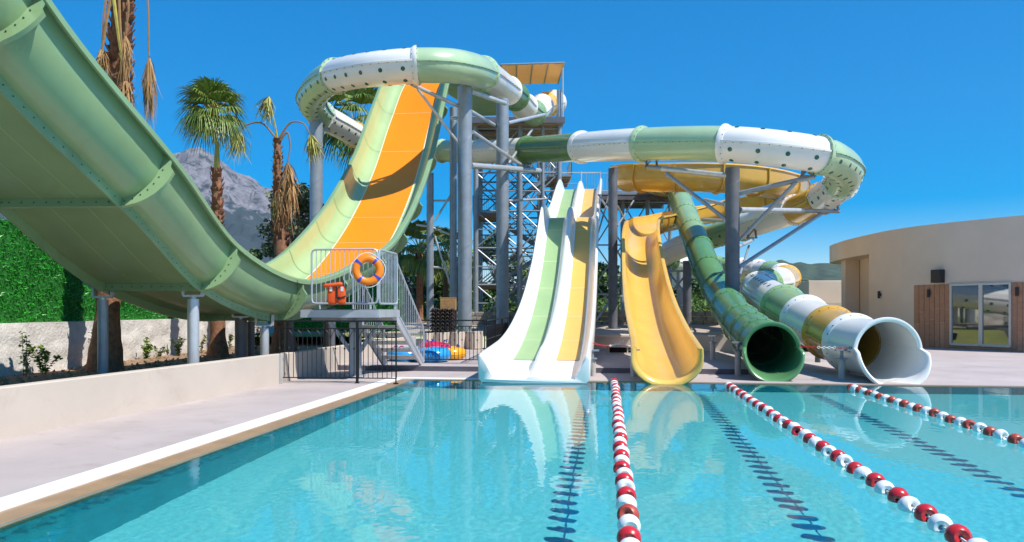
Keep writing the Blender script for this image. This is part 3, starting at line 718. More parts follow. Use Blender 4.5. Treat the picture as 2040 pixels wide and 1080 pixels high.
arm(cF, (1474, 418, 27.5), (1600, 420, 30.5), .10); arm(cF, (1600, 420, 30.5), (1671, 421, 31.6), .085, 'arm', 'galv'); arm(cF, (1472, 532, 27.5), (1636, 426, 31), .07, 'brace', 'galv'); saddle(cF, (1660, 418, 31.4), .5, .5, 'darksteel')
arm(cF, (1446, 408, 27.5), (1404, 398, 32), .075); arm(cF, (1446, 440, 27.5), (1398, 438, 34), .065, 'brace'); arm(cF, (1470, 492, 27.5), (1500, 478, 36), .065); saddle(cF, (1498, 474, 36.5), .5, .5, 'darksteel')
arm(cF, (1470, 560, 27.5), (1492, 490, 36), .05, 'brace', 'galv')
cG = column('steel_column', 'dark column between the white twin slide and the yellow slide', 1221, 31, at(0, 336, 31).z, .84, .19, 'darksteel')
for a, b in (((1214, 388, 31), (1190, 470, 40)), ((1214, 600, 31), (1186, 640, 27)), ((1230, 410, 31), (1262, 470, 36)), ((1230, 450, 31), (1262, 400, 36)), ((1230, 500, 31), (1262, 560, 36)), ((1230, 590, 31), (1262, 592, 36)), ((1214, 586, 31), (1188, 586, 31)), ((1214, 420, 31), (1192, 388, 36))):
    arm(cG, a, b, .04, 'brace', 'galv')
cH = column('steel_column', 'dark column standing behind the lower green tube', 1369, 34, at(0, 520, 34).z, .7, .19, 'darksteel')
cI = column('steel_column', 'slim galvanised column just right of the open yellow slide', 1354, 37, at(0, 540, 37).z, .7, .15, 'galv')
for a, b in (((1369, 545, 34), (1330, 590, 37)), ((1330, 540, 37), (1369, 590, 34)), ((1369, 540, 34), (1325, 540, 37)), ((1369, 610, 34), (1330, 612, 37)), ((1378, 535, 34), (1420, 505, 41))): arm(cI, a, b, .05, 'brace', 'galv')
for (px, py0, py1, d, lab) in ((1420, 684, 726, 22.3, 'short concrete post under the green tube by the retaining wall'), (1470, 700, 749, 18.6, 'short concrete post under the mouth of the green tube'), (1629, 692, 731, 21.3, 'short galvanised post between the two tube exits'), (1677, 716, 756, 17.5, 'short concrete post under the exit of the long white tube'),
                         (1262, 715, 749, 18.4, 'short concrete post at the left foot of the yellow slide'), (1181, 716, 748, 18.5, 'short concrete post at the right foot of the white twin slide')):
    z1, z0 = at(px, py0, d).z, (.16 if d > 20 else .02); x = (px - CX) / F * d
    t = thing('support_post', lab, 'post', (x, d, z0), 'short posts under the slide ends')
    mb = MB(); mb.lathe((0, 0, 0), [(.075, 0), (.075, z1 - z0), (0, z1 - z0)], 14); obj('shaft', mb, M['render_grey'], t, loc=(x, d, z0))
    mb = MB(); mb.lathe((0, 0, 0), [(.035, z1 - z0), (.035, z1 - z0 + .22)], 10); mb.box((0, 0, z1 - z0 + .02), (.2, .2, .03)); mb.box((0, 0, z1 - z0 + .22), (.3, .12, .04)); obj('bracket', mb, M['galv'], t, loc=(x, d, z0))

# ------------------------------------------------------------------ stair tower
tx = lambda px, d: (px - CX) / F * d
tow = thing('stair_tower', 'tall galvanised lattice stair tower with a tan awning on its roof', 'tower', (1, 50, .8))
def w(name, mb, m, parent=tow, **k): return wobj(name, mb, M[m], parent, **k)
XA, XB, XC, XD = tx(948, 47), tx(1036, 47), tx(1052, 47), tx(1114, 47); YF, YM, YB = 47, 50.5, 54
zt_ = at(0, 262, 49).z
for x in (XA, XB, XD):
    for y in (YF, YB):
        top = zt_ if not (x == XD) else at(0, 180, 47).z
        mb = MB(); mb.tube([(x, y, .6), (x, y, top)], .16, 10); w('post', mb, 'galv')
lev = [.9, 3.2, 5.5, 7.8, 10.2, zt_ - .3]
for z in lev[1:]:
    for y in (YF, YB):
        mb = MB(); mb.tube([(XA, y, z), (XD, y, z)], .06, 8); w('beam', mb, 'galv')
    for x in (XA, XB, XD):
        mb = MB(); mb.tube([(x, YF, z), (x, YB, z)], .06, 8); w('beam', mb, 'galv')
XE = (XB + XD) / 2 + .2
for x, y in ((XA, YM), (XB, YM), (XD, YM), (XE, YF), (XE, YM), (XE, YB)):
    mb = MB(); mb.tube([(x, y, .6), (x, y, zt_)], .11, 10); w('post', mb, 'galv')
for z in [q - 1.15 for q in lev[1:]]:
    mb = MB(); mb.tube([(XA, YF, z), (XD, YF, z)], .04, 6); mb.tube([(XA, YM, z), (XD, YM, z)], .05, 6); w('beam', mb, 'galv')
for z in lev[1:]:
    mb = MB(); mb.tube([(XA, YM, z), (XD, YM, z)], .06, 8); w('beam', mb, 'galv')
for z0, z1 in zip(lev, lev[1:]):
    for xa, xb in ((XA, XB), (XB, XE), (XE, XD)):
        mb = MB(); mb.tube([(xa, YM, z0), (xb, YM, z1)], .045, 6); mb.tube([(xb, YM, z0), (xa, YM, z1)], .045, 6); w('cross_brace', mb, 'galv')
for z0, z1 in zip(lev, lev[1:]):
    for xa, xb in ((XA, XB), (XB, XD)):
        for y, mm in ((YF, 'galv'), (YB, 'darksteel')):
            mb = MB(); mb.tube([(xa, y, z0), (xb, y, z1)], .05, 6); mb.tube([(xb, y, z0), (xa, y, z1)], .05, 6)
            mb.box(((xa + xb) / 2, y, (z0 + z1) / 2), (.35, .06, .35)); w('cross_brace', mb, mm)
    for x in (XA, XB, XD):
        mb = MB(); mb.tube([(x, YF, z0), (x, YB, z1)], .045, 6); mb.tube([(x, YB, z0), (x, YF, z1)], .045, 6); w('cross_brace', mb, 'galv')
def railing(mb, a, b, h=1.05, step=.14, r=.02):
    a, b = V(*a), V(*b); n = max(2, int((b - a).length / step)); up = V(0, 0, h)
    mb.tube([a + up, b + up], r * 1.3, 6); mb.tube([a + V(0, 0, .12), b + V(0, 0, .12)], r, 6)
    for i in range(n + 1):
        p = a.lerp(b, i / n); mb.bar(p + V(0, 0, .0 if i in (0, n) else .12), p + up, r * (1.6 if i in (0, n) else .9))
for k, (z0, z1) in enumerate(zip(lev[:-1], lev[1:])):     # stair flights zig-zag, a landing at each turn
    xa, xb = (tx(985, 49), tx(1095, 49)) if k % 2 else (tx(1095, 49), tx(985, 49)); y = 48.6 if k % 2 else 51.2
    st = MB(); st.bar((xa, y - .5, z0), (xb, y - .5, z1), .06, .22); st.bar((xa, y + .5, z0), (xb, y + .5, z1), .06, .22); so = w('stair_flight', st, 'galv')
    for i in range(10):
        q = (i + .5) / 10; mb = MB(); mb.box((xa + (xb - xa) * q, y, z0 + (z1 - z0) * q), (.28, .98, .05)); wobj('tread', mb, M['grating'], so)
    rl = MB(); railing(rl, (xa, y - .52, z0), (xb, y - .52, z1)); wobj('handrail', rl, M['galv'], so)
    for xe, zz_ in ((xb, z1),):
        sg = 1 if xb > xa else -1
        mb = MB(); mb.box((xe + sg * .6, 49.9, zz_), (1.5, 3.8, .12)); lo = w('landing', mb, 'grating')
        mb = MB()
        for q in range(5): mb.box((xe + sg * .6, 48.3 + q * .8, zz_ - .12), (1.5, .1, .12))
        wobj('joist', mb, M['soffit'], lo)
        rl = MB(); railing(rl, (xe - .1 * sg, 48.0, zz_ + .06), (xe + sg * 1.35, 48.0, zz_ + .06)); railing(rl, (xe + sg * 1.35, 48.0, zz_ + .06), (xe + sg * 1.35, 51.8, zz_ + .06)); wobj('railing', rl, M['galv'], lo)
mb = MB(); mb.box(((XA + XD) / 2 - .1, 50.3, zt_ + .05), (XD - XA + .7, 8.4, .18)); dk = w('top_deck', mb, 'grating')
for q in range(12):
    mb = MB(); mb.box(((XA + XD) / 2 - .1, 46.6 + q * .68, zt_ - .10), (XD - XA + .5, .5, .08)); wobj('soffit_board', mb, M['soffit'], dk)
mb = MB(); mb.box(((XA + XD) / 2 - .1, 46.05, zt_), (XD - XA + .8, .12, .36)); wobj('edge_beam', mb, M['darksteel'], dk)
rl = MB(); railing(rl, (XA - .3, 46.3, zt_ + .14), (XB + .6, 46.3, zt_ + .14)); wobj('railing', rl, M['galv'], dk)
# awning
ax0, ax1 = tx(1000, 52), tx(1124, 47); n = 5
cano = None; ab = MB()
zb = at(0, 168, 53.2).z
for i in range(4):
    xa = ax0 + (ax1 - ax0) * i / 4; xb = ax0 + (ax1 - ax0) * (i + 1) / 4; R = []
    for j in range(9):
        q = j / 8; y = 46.6 + 6.6 * q; z = at(0, 126, 46.8).z - .1 + (zb - at(0, 126, 46.8).z + .1) * q ** 1.6 + .18 * math.sin(PI * q)
        R.append([V(xa + (xb - xa) * s / 6, y, z - .10 * math.sin(PI * s / 6) * (1 - .8 * q) + .12 * (i / 4)) for s in range(7)])
    mb = MB(); mb.grid(R)
    b_ = len(mb.v); mb.v += [(x, y, z - .02) for x, y, z in mb.v]; mb.f += [tuple(b_ + q for q in f)[::-1] for f in list(mb.f)]
    if cano is None: cano = w('awning', mb, 'canvas')
    else: wobj('awning_panel', mb, M['canvas'], cano)
    rb = MB(); rb.tube([r[0] - V(0, 0, .05) for r in R], .045, 6); wobj('awning_rib', rb, M['galv'], cano)
rb = MB(); rb.tube([r[-1] - V(0, 0, .05) for r in R], .05, 6); rb.tube([(ax0, 46.6, at(0, 126, 46.8).z - .15), (ax1, 46.6, at(0, 126, 46.8).z - .03)], .05, 6); wobj('awning_rib', rb, M['galv'], cano)
for x, y in ((ax0 + .3, 46.8), (ax1 - .1, 46.8), (ax0 + .3, 52.8), (ax1 - .1, 52.8)):
    rb = MB(); rb.tube([(x, y, zt_ + .1), (x, y, at(0, 128, 46.8).z - .2 - (1.0 if y > 50 else 0))], .045, 8); wobj('awning_post', rb, M['galvl'], cano)
# launch trough of the ramp, from the tower down to the crest
lt = [at(978, 228, 44), at(955, 205, 41.5), at(930, 190, 39.5), V(-3.0, 38.4, 13.05)]
lf = frames(spline(lt, 5)); mb = MB(); mb.grid([[fpt(f, u * .75, v) for u, v in outer] for f in lf])
lt_ = tag(obj('launch_trough', mb, M['mgreen'], smooth=60), 'green launch trough between the tower deck and the top of the steep ramp', 'water slide')

# ------------------------------------------------------------------ lower launch platform
lp = thing('launch_platform', 'raised steel launch platform behind the yellow coil and twin slide', 'platform', (5, 45, .8))
zp = at(0, 388, 45).z; xa, xb = tx(1120, 45), tx(1345, 45)
mb = MB(); mb.box(((xa + xb) / 2, 46.5, zp), (xb - xa, 4, .14)); dk = wobj('deck', mb, M['grating'], lp)
mb = MB()
for y in (44.6, 46.5, 48.4): mb.box(((xa + xb) / 2, y, zp - .22), (xb - xa, .14, .3))
wobj('beam', mb, M['darksteel'], lp)
for q in range(12):
    mb = MB(); mb.box((xa + (xb - xa) * (q + .5) / 12, 46.5, zp - .11), (.08, 3.6, .08)); wobj('joist', mb, M['soffit'], lp)
for a, b in ((1168, 1248), (1120, 1150), (1195, 1197), (1232, 1345)):
    rl = MB(); y = 44.7 if a > 1160 and b < 1300 else 48.3; railing(rl, (tx(a, y), y, zp + .07), (tx(b, y), y, zp + .07), 1.15, .16, .022); wobj('railing', rl, M['galv'], lp)
for px in (1130, 1187, 1240, 1290, 1335):
    mb = MB(); mb.tube([(tx(px, 46), 46, .7), (tx(px, 46), 46, zp)], .12, 10); wobj('post', mb, M['galv'], lp)
pxs = [1130, 1187, 1240, 1290, 1335]
for p, q in zip(pxs, pxs[1:]):
    for z0, z1 in ((.9, 3.2), (3.2, 5.6), (5.6, zp - .3)):
        mb = MB(); mb.tube([(tx(p, 46), 46, z0), (tx(q, 46), 46, z1)], .045, 6); mb.tube([(tx(q, 46), 46, z0), (tx(p, 46), 46, z1)], .045, 6); mb.tube([(tx(p, 46), 46, z1), (tx(q, 46), 46, z1)], .05, 6); wobj('cross_brace', mb, M['galv'], lp)
mb = MB()
for px in (1158, 1196): mb.tube([at(px, 378, 44.4), at(px, 342, 44.4)], .04, 8)
mb.tube([at(1120, 344, 44.6), at(1196, 344, 44.4)], .03, 8); wobj('gate_bar', mb, M['galvl'], lp)

# ------------------------------------------------------------------ rescue platform with stair
def L2(x0, s, y): return x0 + s * (y - 17.2)
sp = thing('steel_stair_platform', 'grey steel viewing platform on one leg with a stair, beside the half pipe', 'platform', (-4, 18.4, 0))
yf0, yb0, zp_ = 17.3, 18.95, 1.66
dR = lambda y: L2(-3.06, .135, y); dL = lambda y: L2(-4.86, .135, y)
mb = MB(); slab(mb, [(dL(yf0), yf0), (dR(yf0), yf0 - .2), (dR(yb0), yb0 - .2), (dL(yb0), yb0)], zp_ - .05, zp_); wobj('deck', mb, M['grating'], sp)
mb = MB()
for a, b in (((dL(yf0), yf0), (dR(yf0), yf0 - .2)), ((dR(yf0), yf0 - .2), (dR(yb0), yb0 - .2)), ((dL(yb0), yb0), (dR(yb0), yb0 - .2)), ((dL(yf0), yf0), (dL(yb0), yb0))):
    mb.bar(V(*a, zp_ - .105), V(*b, zp_ - .105), .05, .17)
wobj('edge_beam', mb, M['galvl'], sp)
mb = MB(); mb.box((-4.05, 18.2, 1.44), (1.6, .16, .14), x=(.99, -.13, 0)); mb.box((-3.9, 18.2, 1.43), (.16, 1.4, .14)); wobj('cross_beam', mb, M['galv'], sp)
lx = tx(708, 18.3); mb = MB(); mb.box((lx, 18.3, .69), (.27, .22, 1.34)); mb.box((lx, 18.3, .04), (.45, .4, .04)); wobj('leg', mb, M['galv'], sp, bevel=.02)
for s in (-1, 1):
    mb = MB(); mb.bar((lx + s * .10, 18.3, .62), (lx + s * .62, 18.25, 1.38), .09, .09); wobj('knee_brace', mb, M['galv'], sp)
sb = [V(-2.93, 18.75, 1.55), V(-2.40, 20.2, .2)]; sa = [V(-3.95, 18.85, 1.55), V(-3.42, 20.3, .2)]
for a in (sa, sb):
    mb = MB(); mb.bar(a[0], a[1], .06, .22); wobj('stringer', mb, M['galvl'], sp)
for i in range(6):
    q = (i + .7) / 6.6; a, b = sa[0].lerp(sa[1], q), sb[0].lerp(sb[1], q); mb = MB(); mb.bar(a + V(0, 0, .0), b + V(0, 0, .0), .22, .10); wobj('tread', mb, M['alu'], sp)
def panel_rail(pts, step, r=.022, name='railing'):        # closed tubular frame with upright bars
    o = None; mb = MB(); mb.tube(pts + [pts[0]], r, 8); o = wobj(name, mb, M['galvl'], sp)
    bl, br, tr, tl = pts[0], pts[1], pts[2], pts[3]
    return o
def frame_panel(bl, br, tr, tl, nb, r=.024, rc=.10):
    C = [bl, br, tr, tl]; pts = []
    for i in range(4):
        p, a, b = C[i], C[i - 1], C[(i + 1) % 4]; ua, ub = (a - p).normalized() * rc, (b - p).normalized() * rc
        for q in (0, .5, 1): pts.append(p + ua * (1 - q) ** 2 + ub * q * q)
    mb = MB(); mb.tube(pts + [pts[0]], r, 8); o = wobj('railing', mb, M['galvl'], sp)
    for i in range(1, nb):
        q = i / nb; b0 = MB(); b0.tube([bl.lerp(br, q), tl.lerp(tr, q)], .009, 6); wobj('bar', b0, M['galvl'], o)
    return o
yq = 17.22
z0, z1 = 1.79, 3.03
frame_panel(V(tx(621, yq + .1), yq + .1, z0), V(tx(752, yq - .05), yq - .05, z0), V(tx(752, yq - .05), yq - .05, z1), V(tx(621, yq + .1), yq + .1, z1), 14)
frame_panel(V(tx(755, 17.3), 17.3, z0), V(tx(791, 18.7), 18.7, z0), V(tx(791, 18.7), 18.7, z1), V(tx(755, 17.3), 17.3, z1), 12)
up = V(0, 0, 1.12)
frame_panel(sb[0] + V(.03, 0, .1), sb[1] + V(.03, .0, .0), sb[1] + V(.03, 0, .95), sb[0] + V(.03, 0, 1.36), 14)
frame_panel(sa[0] + V(-.03, 0, .1), sa[1] + V(-.03, 0, .0), sa[1] + V(-.03, 0, .95), sa[0] + V(-.03, 0, 1.36), 14)
for x, y in ((tx(635, yq), yq + .09), (tx(738, yq), yq - .03), (tx(786, 18.6), 18.6)):
    mb = MB(); mb.tube([(x, y, zp_ - .1), (x, y, z0)], .025, 8); wobj('railing_foot', mb, M['galvl'], sp)
# lifebuoy
lc = at(733, 538, 17.0); lb = thing('lifebuoy', 'orange lifebuoy with four blue bands hanging on the platform railing', 'lifebuoy', lc)
ax = V(.22, -1, .10).normalized(); R0, r0 = .265, .085
def torus(mb, c, ax, R, r, a0=0, a1=2 * PI, n=40, m=14, sq=1.0):
    z = ax.normalized(); u = V(0, 0, 1) if abs(z.z) < .9 else V(1, 0, 0); x = u.cross(z).normalized(); y = z.cross(x); full = abs(a1 - a0) > 6.28
    rows = []
    for i in range(n if full else n + 1):
        a = a0 + (a1 - a0) * i / n; d_ = x * math.cos(a) + y * math.sin(a)
        rows.append([c + d_ * (R + r * math.cos(2 * PI * k / m)) + z * r * sq * math.sin(2 * PI * k / m) for k in range(m)])
    if full: rows.append(rows[0])
    mb.grid(rows, True, not full); return mb
wobj('ring', torus(MB(), lc, ax, R0, r0, sq=.75), M['buoy'], lb, smooth=80)
for k in range(4):
    a = PI / 4 + k * PI / 2 + .1; wobj('band', torus(MB(), lc, ax, R0, r0 + .005, a - .11, a + .11, n=5, sq=.77), M['bblue'], lb, smooth=60)
mb = MB(); z = ax; x = V(0, 0, 1).cross(z).normalized(); y = z.cross(x)
for k in range(4):
    a0 = PI / 4 + k * PI / 2 + .1; pts = [lc + (x * math.cos(a0 + q * PI / 16) + y * math.sin(a0 + q * PI / 16)) * (R0 + r0 + .01 + .035 * math.sin(q / 8 * PI)) for q in range(9)]; mb.tube(pts, .009, 6)
wobj('grab_rope', mb, M['rope'], lb)
# life jacket
jc = at(672, 585, 17.05); lj = thing('life_jacket', 'orange foam life jacket hung over the platform railing', 'life jacket', jc)
def pillow(c, sx, sy, sz, tilt=0, n=8):
    mb = MB(); rows = []
    for j in range(n + 1):
        b = -PI / 2 + PI * j / n; row = []
        for i in range(16):
            a = 2 * PI * i / 16; ca, sa_ = math.cos(a), math.sin(a); e = .45
            f = lambda q: math.copysign(abs(q) ** e, q)
            p = V(f(ca) * f(math.cos(b)) * sx / 2, f(sa_) * f(math.cos(b)) * sy / 2, f(math.sin(b)) * sz / 2)
            row.append(c + Matrix.Rotation(tilt, 3, 'Y') @ p)
        rows.append(row)
    mb.grid(rows, True); return mb
k_ = 17.05 / F
wobj('front_panel', pillow(jc + V(-.11, 0, -.04), .22, .10, .42), M['vest'], lj, smooth=80)
wobj('front_panel', pillow(jc + V(.10, -.01, -.04), .20, .10, .42), M['vest'], lj, smooth=80)
wobj('collar', pillow(jc + V(-.09, -.03, .195), .44, .13, .085, -.12), M['vest'], lj, smooth=80)
mb = MB(); mb.box(jc + V(0, -.063, .03), (.022, .01, .30)); mb.box(jc + V(.12, -.068, -.09), (.18, .012, .03), x=(.93, 0, .35)); mb.box(jc + V(.05, -.072, -.10), (.05, .02, .05)); wobj('strap', mb, M['black'], lj)
for s in (-.13, .12):
    mb = MB(); mb.box(jc + V(s, -.062, .10), (.06, .006, .10)); wobj('reflective_patch', mb, M['silver'], lj)

# ------------------------------------------------------------------ wrought iron fences
barm = MB().tube([(0, 0, 0), (0, 0, 1.05)], .0085, 6).mesh('bar', M['iron'])
knob = MB().lathe((0, 0, .62), [(.004, -.035), (.02, -.012), (.022, 0), (.02, .012), (.004, .035)], 8)
knob.tube([(0, 0, 0), (0, 0, 1.05)], .0085, 6); knobm = knob.mesh('knobbed_bar', M['iron'])
def fence(label, a, b, zb, ht, posts, fh=1.22, spacing=.105):
    a, b = V(*a, zb), V(*b, zb); d_ = (b - a); l = d_.length; d_.normalize(); t = thing('iron_fence', label, 'fence', a)
    mb = MB(); mb.bar(a + V(0, 0, ht), b + V(0, 0, ht), .05, .035); wobj('top_rail', mb, M['iron'], t)
    mb = MB(); mb.bar(a + V(0, 0, ht - .16), b + V(0, 0, ht - .16), .02); mb.bar(a + V(0, 0, .11), b + V(0, 0, .11), .022); wobj('rail', mb, M['iron'], t)
    n = int(l / spacing); sc_ = (ht - .16 - .11) / 1.05
    for i in range(n + 1):
        o = obj('bar', knobm if i % 2 else barm, None, t, loc=a + d_ * (l * i / n) + V(0, 0, .11)); o.scale = (1, 1, sc_)
    for i in range(0, n - 3, 2):
        mb = MB()
        for p, q in ((0, 2), (4, 2)):
            s0, s1 = a + d_ * (l * (i + p) / n), a + d_ * (l * (i + q) / n); c = []
            for k in range(7):
                x = k / 6; c.append(s0.lerp(s1, 1 - math.cos(x * PI / 2)) + V(0, 0, ht - .45 + .29 * math.sin(x * PI / 2)))
            mb.tube(c, .006, 4)
        wobj('arch', mb, M['iron'], t)
    for q in posts:
        pw = .055 if q < .9 else .026
        p = a + d_ * (l * q); mb = MB(); mb.box(p + V(0, 0, ht / 2 - .03), (pw, pw, ht + .06)); mb.box(p + V(0, 0, .0), (.1, .1, .02)); wobj('post', mb, M['iron'], t)
    return t
fence('black wrought iron fence with pointed arches in front of the steel stair', (tx(545, 16.75), 16.85), (tx(790, 16.6), 16.6), .025, 1.37, (.68, .995))
fence('black iron fence panel in front of the inflatable rings', (tx(838, 20.9), 20.95), (tx(966, 20.6), 20.6), .165, 1.19, (.995,))
fence('black iron fence running back from the corner post left of the white slide', (tx(969, 20.7), 20.7), (tx(1012, 27.5), 27.5), .165, 1.19, (.33, .66, .99), spacing=.12)

# ------------------------------------------------------------------ inflatable rings
for (px, py, d, R, r, m, lab, tilt) in ((806, 712, 22.0, .34, .19, 'ringb', 'blue inflatable ring with red trim behind the stair stringer', .05), (860, 713, 21.6, .36, .20, 'ringb', 'blue inflatable ring in front of the orange one', -.03), (896, 710, 22.5, .30, .19, 'ringo', 'orange inflatable ring at the right of the pile', .0), (868, 701, 22.9, .34, .19, 'ringr', 'crimson inflatable ring lying behind the blue and orange rings', .12)):
    z = .165 + r * .95 + (.12 if m == 'ringr' else 0); c = V(tx(px, d), d, z); t = thing('inflatable_ring', lab, 'swim ring', V(c.x, c.y, .165), 'inflatable rings piled on the deck')
    axx = V(tilt, -.05, 1)
    wobj('ring', torus(MB(), c, axx, R, r, n=36, m=16), M[m], t, smooth=80)
    for k in (0.6, 2.6, 4.6):
        mb = MB(); cc = c + V(math.cos(k) * R, math.sin(k) * R, r * .98); torus(mb, cc, V(math.cos(k), math.sin(k), .3), .07, .018, 0, PI, 8, 8); wobj('handle', mb, M['ringr'] if m == 'ringb' else M['bblue'], t, smooth=70)
    mb = MB(); torus(mb, c, axx, R + r * 1.0, .008, n=36, m=6); wobj('weld_seam', mb, M[m], t)

# ------------------------------------------------------------------ stack of loungers and crate
for k in range(7):
    c = V(tx(879, 32.4), 32.4, .72 + k * .15); mb = MB(); R = []
    for j in range(13):
        q = j / 12; R.append([c + V((i - 3) * .14 + .06, -.5 + q * 1.0, .10 * math.sin(q * 5 + .4) + .03 * math.sin(i * 2.1)) for i in range(8)])
    mb.grid(R); b_ = len(mb.v); mb.v += [(x, y, z - .08) for x, y, z in mb.v]; mb.f += [tuple(b_ + q for q in f)[::-1] for f in list(mb.f)]
    lt0 = thing('lounger', 'brown woven lounger, %s in the stack between the thin columns' % ('second from the bottom', 'third from the bottom', 'middle one', 'third from the top', 'second from the top')[k - 1] if 0 < k < 6 else ('topmost brown woven lounger of the stack, under the timber crate' if k == 6 else 'bottom brown woven lounger of the stack, resting on the ground'), 'lounger', c, 'brown loungers stacked behind the fence')
    wobj('sling', mb, M['wicker'], lt0, smooth=50)
    for i in range(5):
        mb = MB(); mb.tube([c + V(-.38 + i * .2, -.52, -.06), c + V(-.38 + i * .2 + .03, -.54, .02), c + V(-.38 + i * .2 + .09, -.53, .07), c + V(-.38 + i * .2 + .14, -.52, .0)], .03, 6); wobj('slat', mb, M['wicker'], lt0)
    for s in (-1, 1):
        mb = MB(); mb.box(c + V(s * .47 + .06, -.1, -.05), (.05, .9, .06)); wobj('side_frame', mb, M['wicker'], lt0)
cr = V(tx(893, 32.3), 32.3, 1.86); ct = thing('timber_crate', 'pale timber crate lying on the stack of brown loungers', 'crate', cr)
for i in range(4):
    mb = MB(); mb.box(cr + V(0, -.32, -.16 + i * .125), (.62, .03, .115)); wobj('plank', mb, M['crate'], ct)
for s in (-1, 1):
    mb = MB(); mb.box(cr + V(s * .31, 0, .03), (.04, .62, .50)); wobj('end_board', mb, M['crate'], ct)
mb = MB(); mb.box(cr + V(0, 0, .30), (.68, .66, .03)); wobj('lid', mb, M['crate'], ct)

# ------------------------------------------------------------------ plastic chains
def chain(label, a, b, sag, swaps):
    a, b = at(*a), at(*b); t = thing('plastic_chain', label, 'chain', a); n = int((b - a).length / .055); parts = {}
    for i in range(n):
        q = (i + .5) / n; p = a.lerp(b, q) - V(0, 0, sag * 4 * q * (1 - q)); k = int(q * swaps)
        mb = parts.setdefault(k, MB()); d_ = (b - a).normalized(); torus(mb, p, d_.cross(V(0, 0, 1)) if i % 2 else V(0, 0, 1), .026, .009, n=8, m=5)
    for k, mb in parts.items(): wobj('red_links' if k % 2 == 0 else 'white_links', mb, M['red' if k % 2 == 0 else 'wfloat'], t)
chain('red and white plastic chain strung from the white twin slide to the yellow slide', (1181, 683, 19.5), (1242, 680, 20.5), .10, 2)
chain('red and white plastic chain strung between the two tube exits', (1592, 690, 17.4), (1702, 693, 17.2), .015, 3)

# ------------------------------------------------------------------ lane ropes
fp = [(.018, -.045), (.03, -.058), (.055, -.062), (.078, -.045), (.088, -.015), (.088, .015), (.078, .045), (.055, .062), (.03, .058), (.018, .045)]
FM = {k: MB().lathe((0, 0, 0), fp, 18, (0, 1, 0), close=True).mesh('float', M[k]) for k in ('red', 'wfloat', 'brickred')}
def lane(label, p0, p1, spacing=.29, m='red'):
    p0, p1 = V(*p0), V(*p1); d_ = p1 - p0; l = d_.length; d_.normalize(); t = thing('lane_rope', label, 'lane rope', p0, 'floating lane ropes in the pool')
    n = int(l / spacing); rr = random.Random(int(l * 1000)); base = d_.to_track_quat('Y', 'Z'); pts = []
    for i in range(n + 1):
        p = p0 + d_ * (i * spacing + rr.uniform(-.02, .02)) + V(rr.uniform(-.012, .012), 0, .022 + rr.uniform(-.008, .012))
        mk = 'wfloat' if i % 2 else ('brickred' if m == 'brickred' or rr.random() < .12 else 'red')
        o = obj('float', FM[mk], None, t, loc=p); o.rotation_mode = 'QUATERNION'
        from mathutils import Euler
        o.rotation_quaternion = base @ Euler((rr.uniform(-.35, .5), rr.uniform(0, 6), rr.uniform(-.35, .35))).to_quaternion()
        pts.append(p)
    mb = MB(); mb.tube([p0 - d_ * .3] + pts + [p1], .009, 6); wobj('cable', mb, M['rope'], t)
def rope_pts(px, py): d = (H) * F / (py - HZ); return ((px - CX) / F * d, d, 0)
def through(a, b, far=0.0, near=4.8):
    a, b = V(*rope_pts(*a)), V(*rope_pts(*b)); s = (b.x - a.x) / (b.y - a.y)
    return (a.x + s * (near - a.y), near, 0), (a.x, a.y, 0)
lane('middle red and white lane rope ending between the twin slide and the yellow slide', *through((1224, 762), (1251, 1052)))
lane('red and white lane rope ending left of the green tube exit', *through((1448, 769), (1837, 1030)))
lane('red and white lane rope farthest right, ending left of the long white tube exit', *through((1690, 773), (2008, 877), near=6.5), m='brickred')

# ------------------------------------------------------------------ curved building
BO = [(26, 46.5), (20.6, 45.6), (18.6, 44.0), (17.75, 41), (17.4, 38), (17.4, 34.2), (17.95, 32.2), (18.7, 30.8), (19.9, 28.9), (21.6, 27), (24.5, 25)]
bo = spline([V(x, y, 0) for x, y in BO], 8)
zt, zs = 5.3, 4.35
bd = thing('curved_building', 'sand coloured building with a curved facade, wood panels and a glass door', 'building', (18, 36, 0))
isplit = min(range(len(bo)), key=lambda i: abs(CX + bo[i].x / bo[i].y * F - 1728) + (0 if bo[i].y < 41 else 50))
def nrm(i):
    a, b = bo[max(i - 1, 0)], bo[min(i + 1, len(bo) - 1)]; t = (b - a).normalized(); return V(t.y, -t.x, 0)
mb = MB(); mb.grid([[bo[i] + V(0, 0, zs), bo[i] + V(0, 0, zt), bo[i] - nrm(i) * .35 + V(0, 0, zt), bo[i] - nrm(i) * .35 + V(0, 0, zt - .5)] for i in range(len(bo))]); wobj('fascia', mb, M['bldg'], bd, smooth=50)
mb = MB(); mb.grid([[bo[i] + V(0, 0, -.05), bo[i] + V(0, 0, zs)] for i in range(isplit, len(bo))]); wobj('wall', mb, M['bldg'], bd, smooth=50)
mb = MB(); mb.grid([[bo[i] - nrm(i) * 1.1 + V(0, 0, -.05), bo[i] - nrm(i) * 1.1 + V(0, 0, zs)] for i in range(0, isplit + 3)])
a = bo[isplit]; b = a - nrm(isplit) * 1.2; mb.face([V(a.x, a.y, -.05), V(b.x, b.y, -.05), V(b.x, b.y, zs), V(a.x, a.y, zs)]); wobj('recessed_wall', mb, M['bldg'], bd, smooth=30)
mb = MB(); mb.grid([[bo[i] + V(0, 0, zs), bo[i] - nrm(i) * 1.3 + V(0, 0, zs)] for i in range(0, isplit + 2)]); wobj('soffit', mb, M['bldg'], bd)
i1 = max(i for i in range(len(bo)) if i < isplit - 3); a = bo[max(4, i1 - 8)]
mb = MB(); nn = nrm(max(4, i1 - 8)); tt = V(-nn.y, nn.x, 0); mb.box(a - nn * .72 + V(0, 0, zs / 2), (.9, .7, zs - .02), x=tt); wobj('pier', mb, M['bldg'], bd)
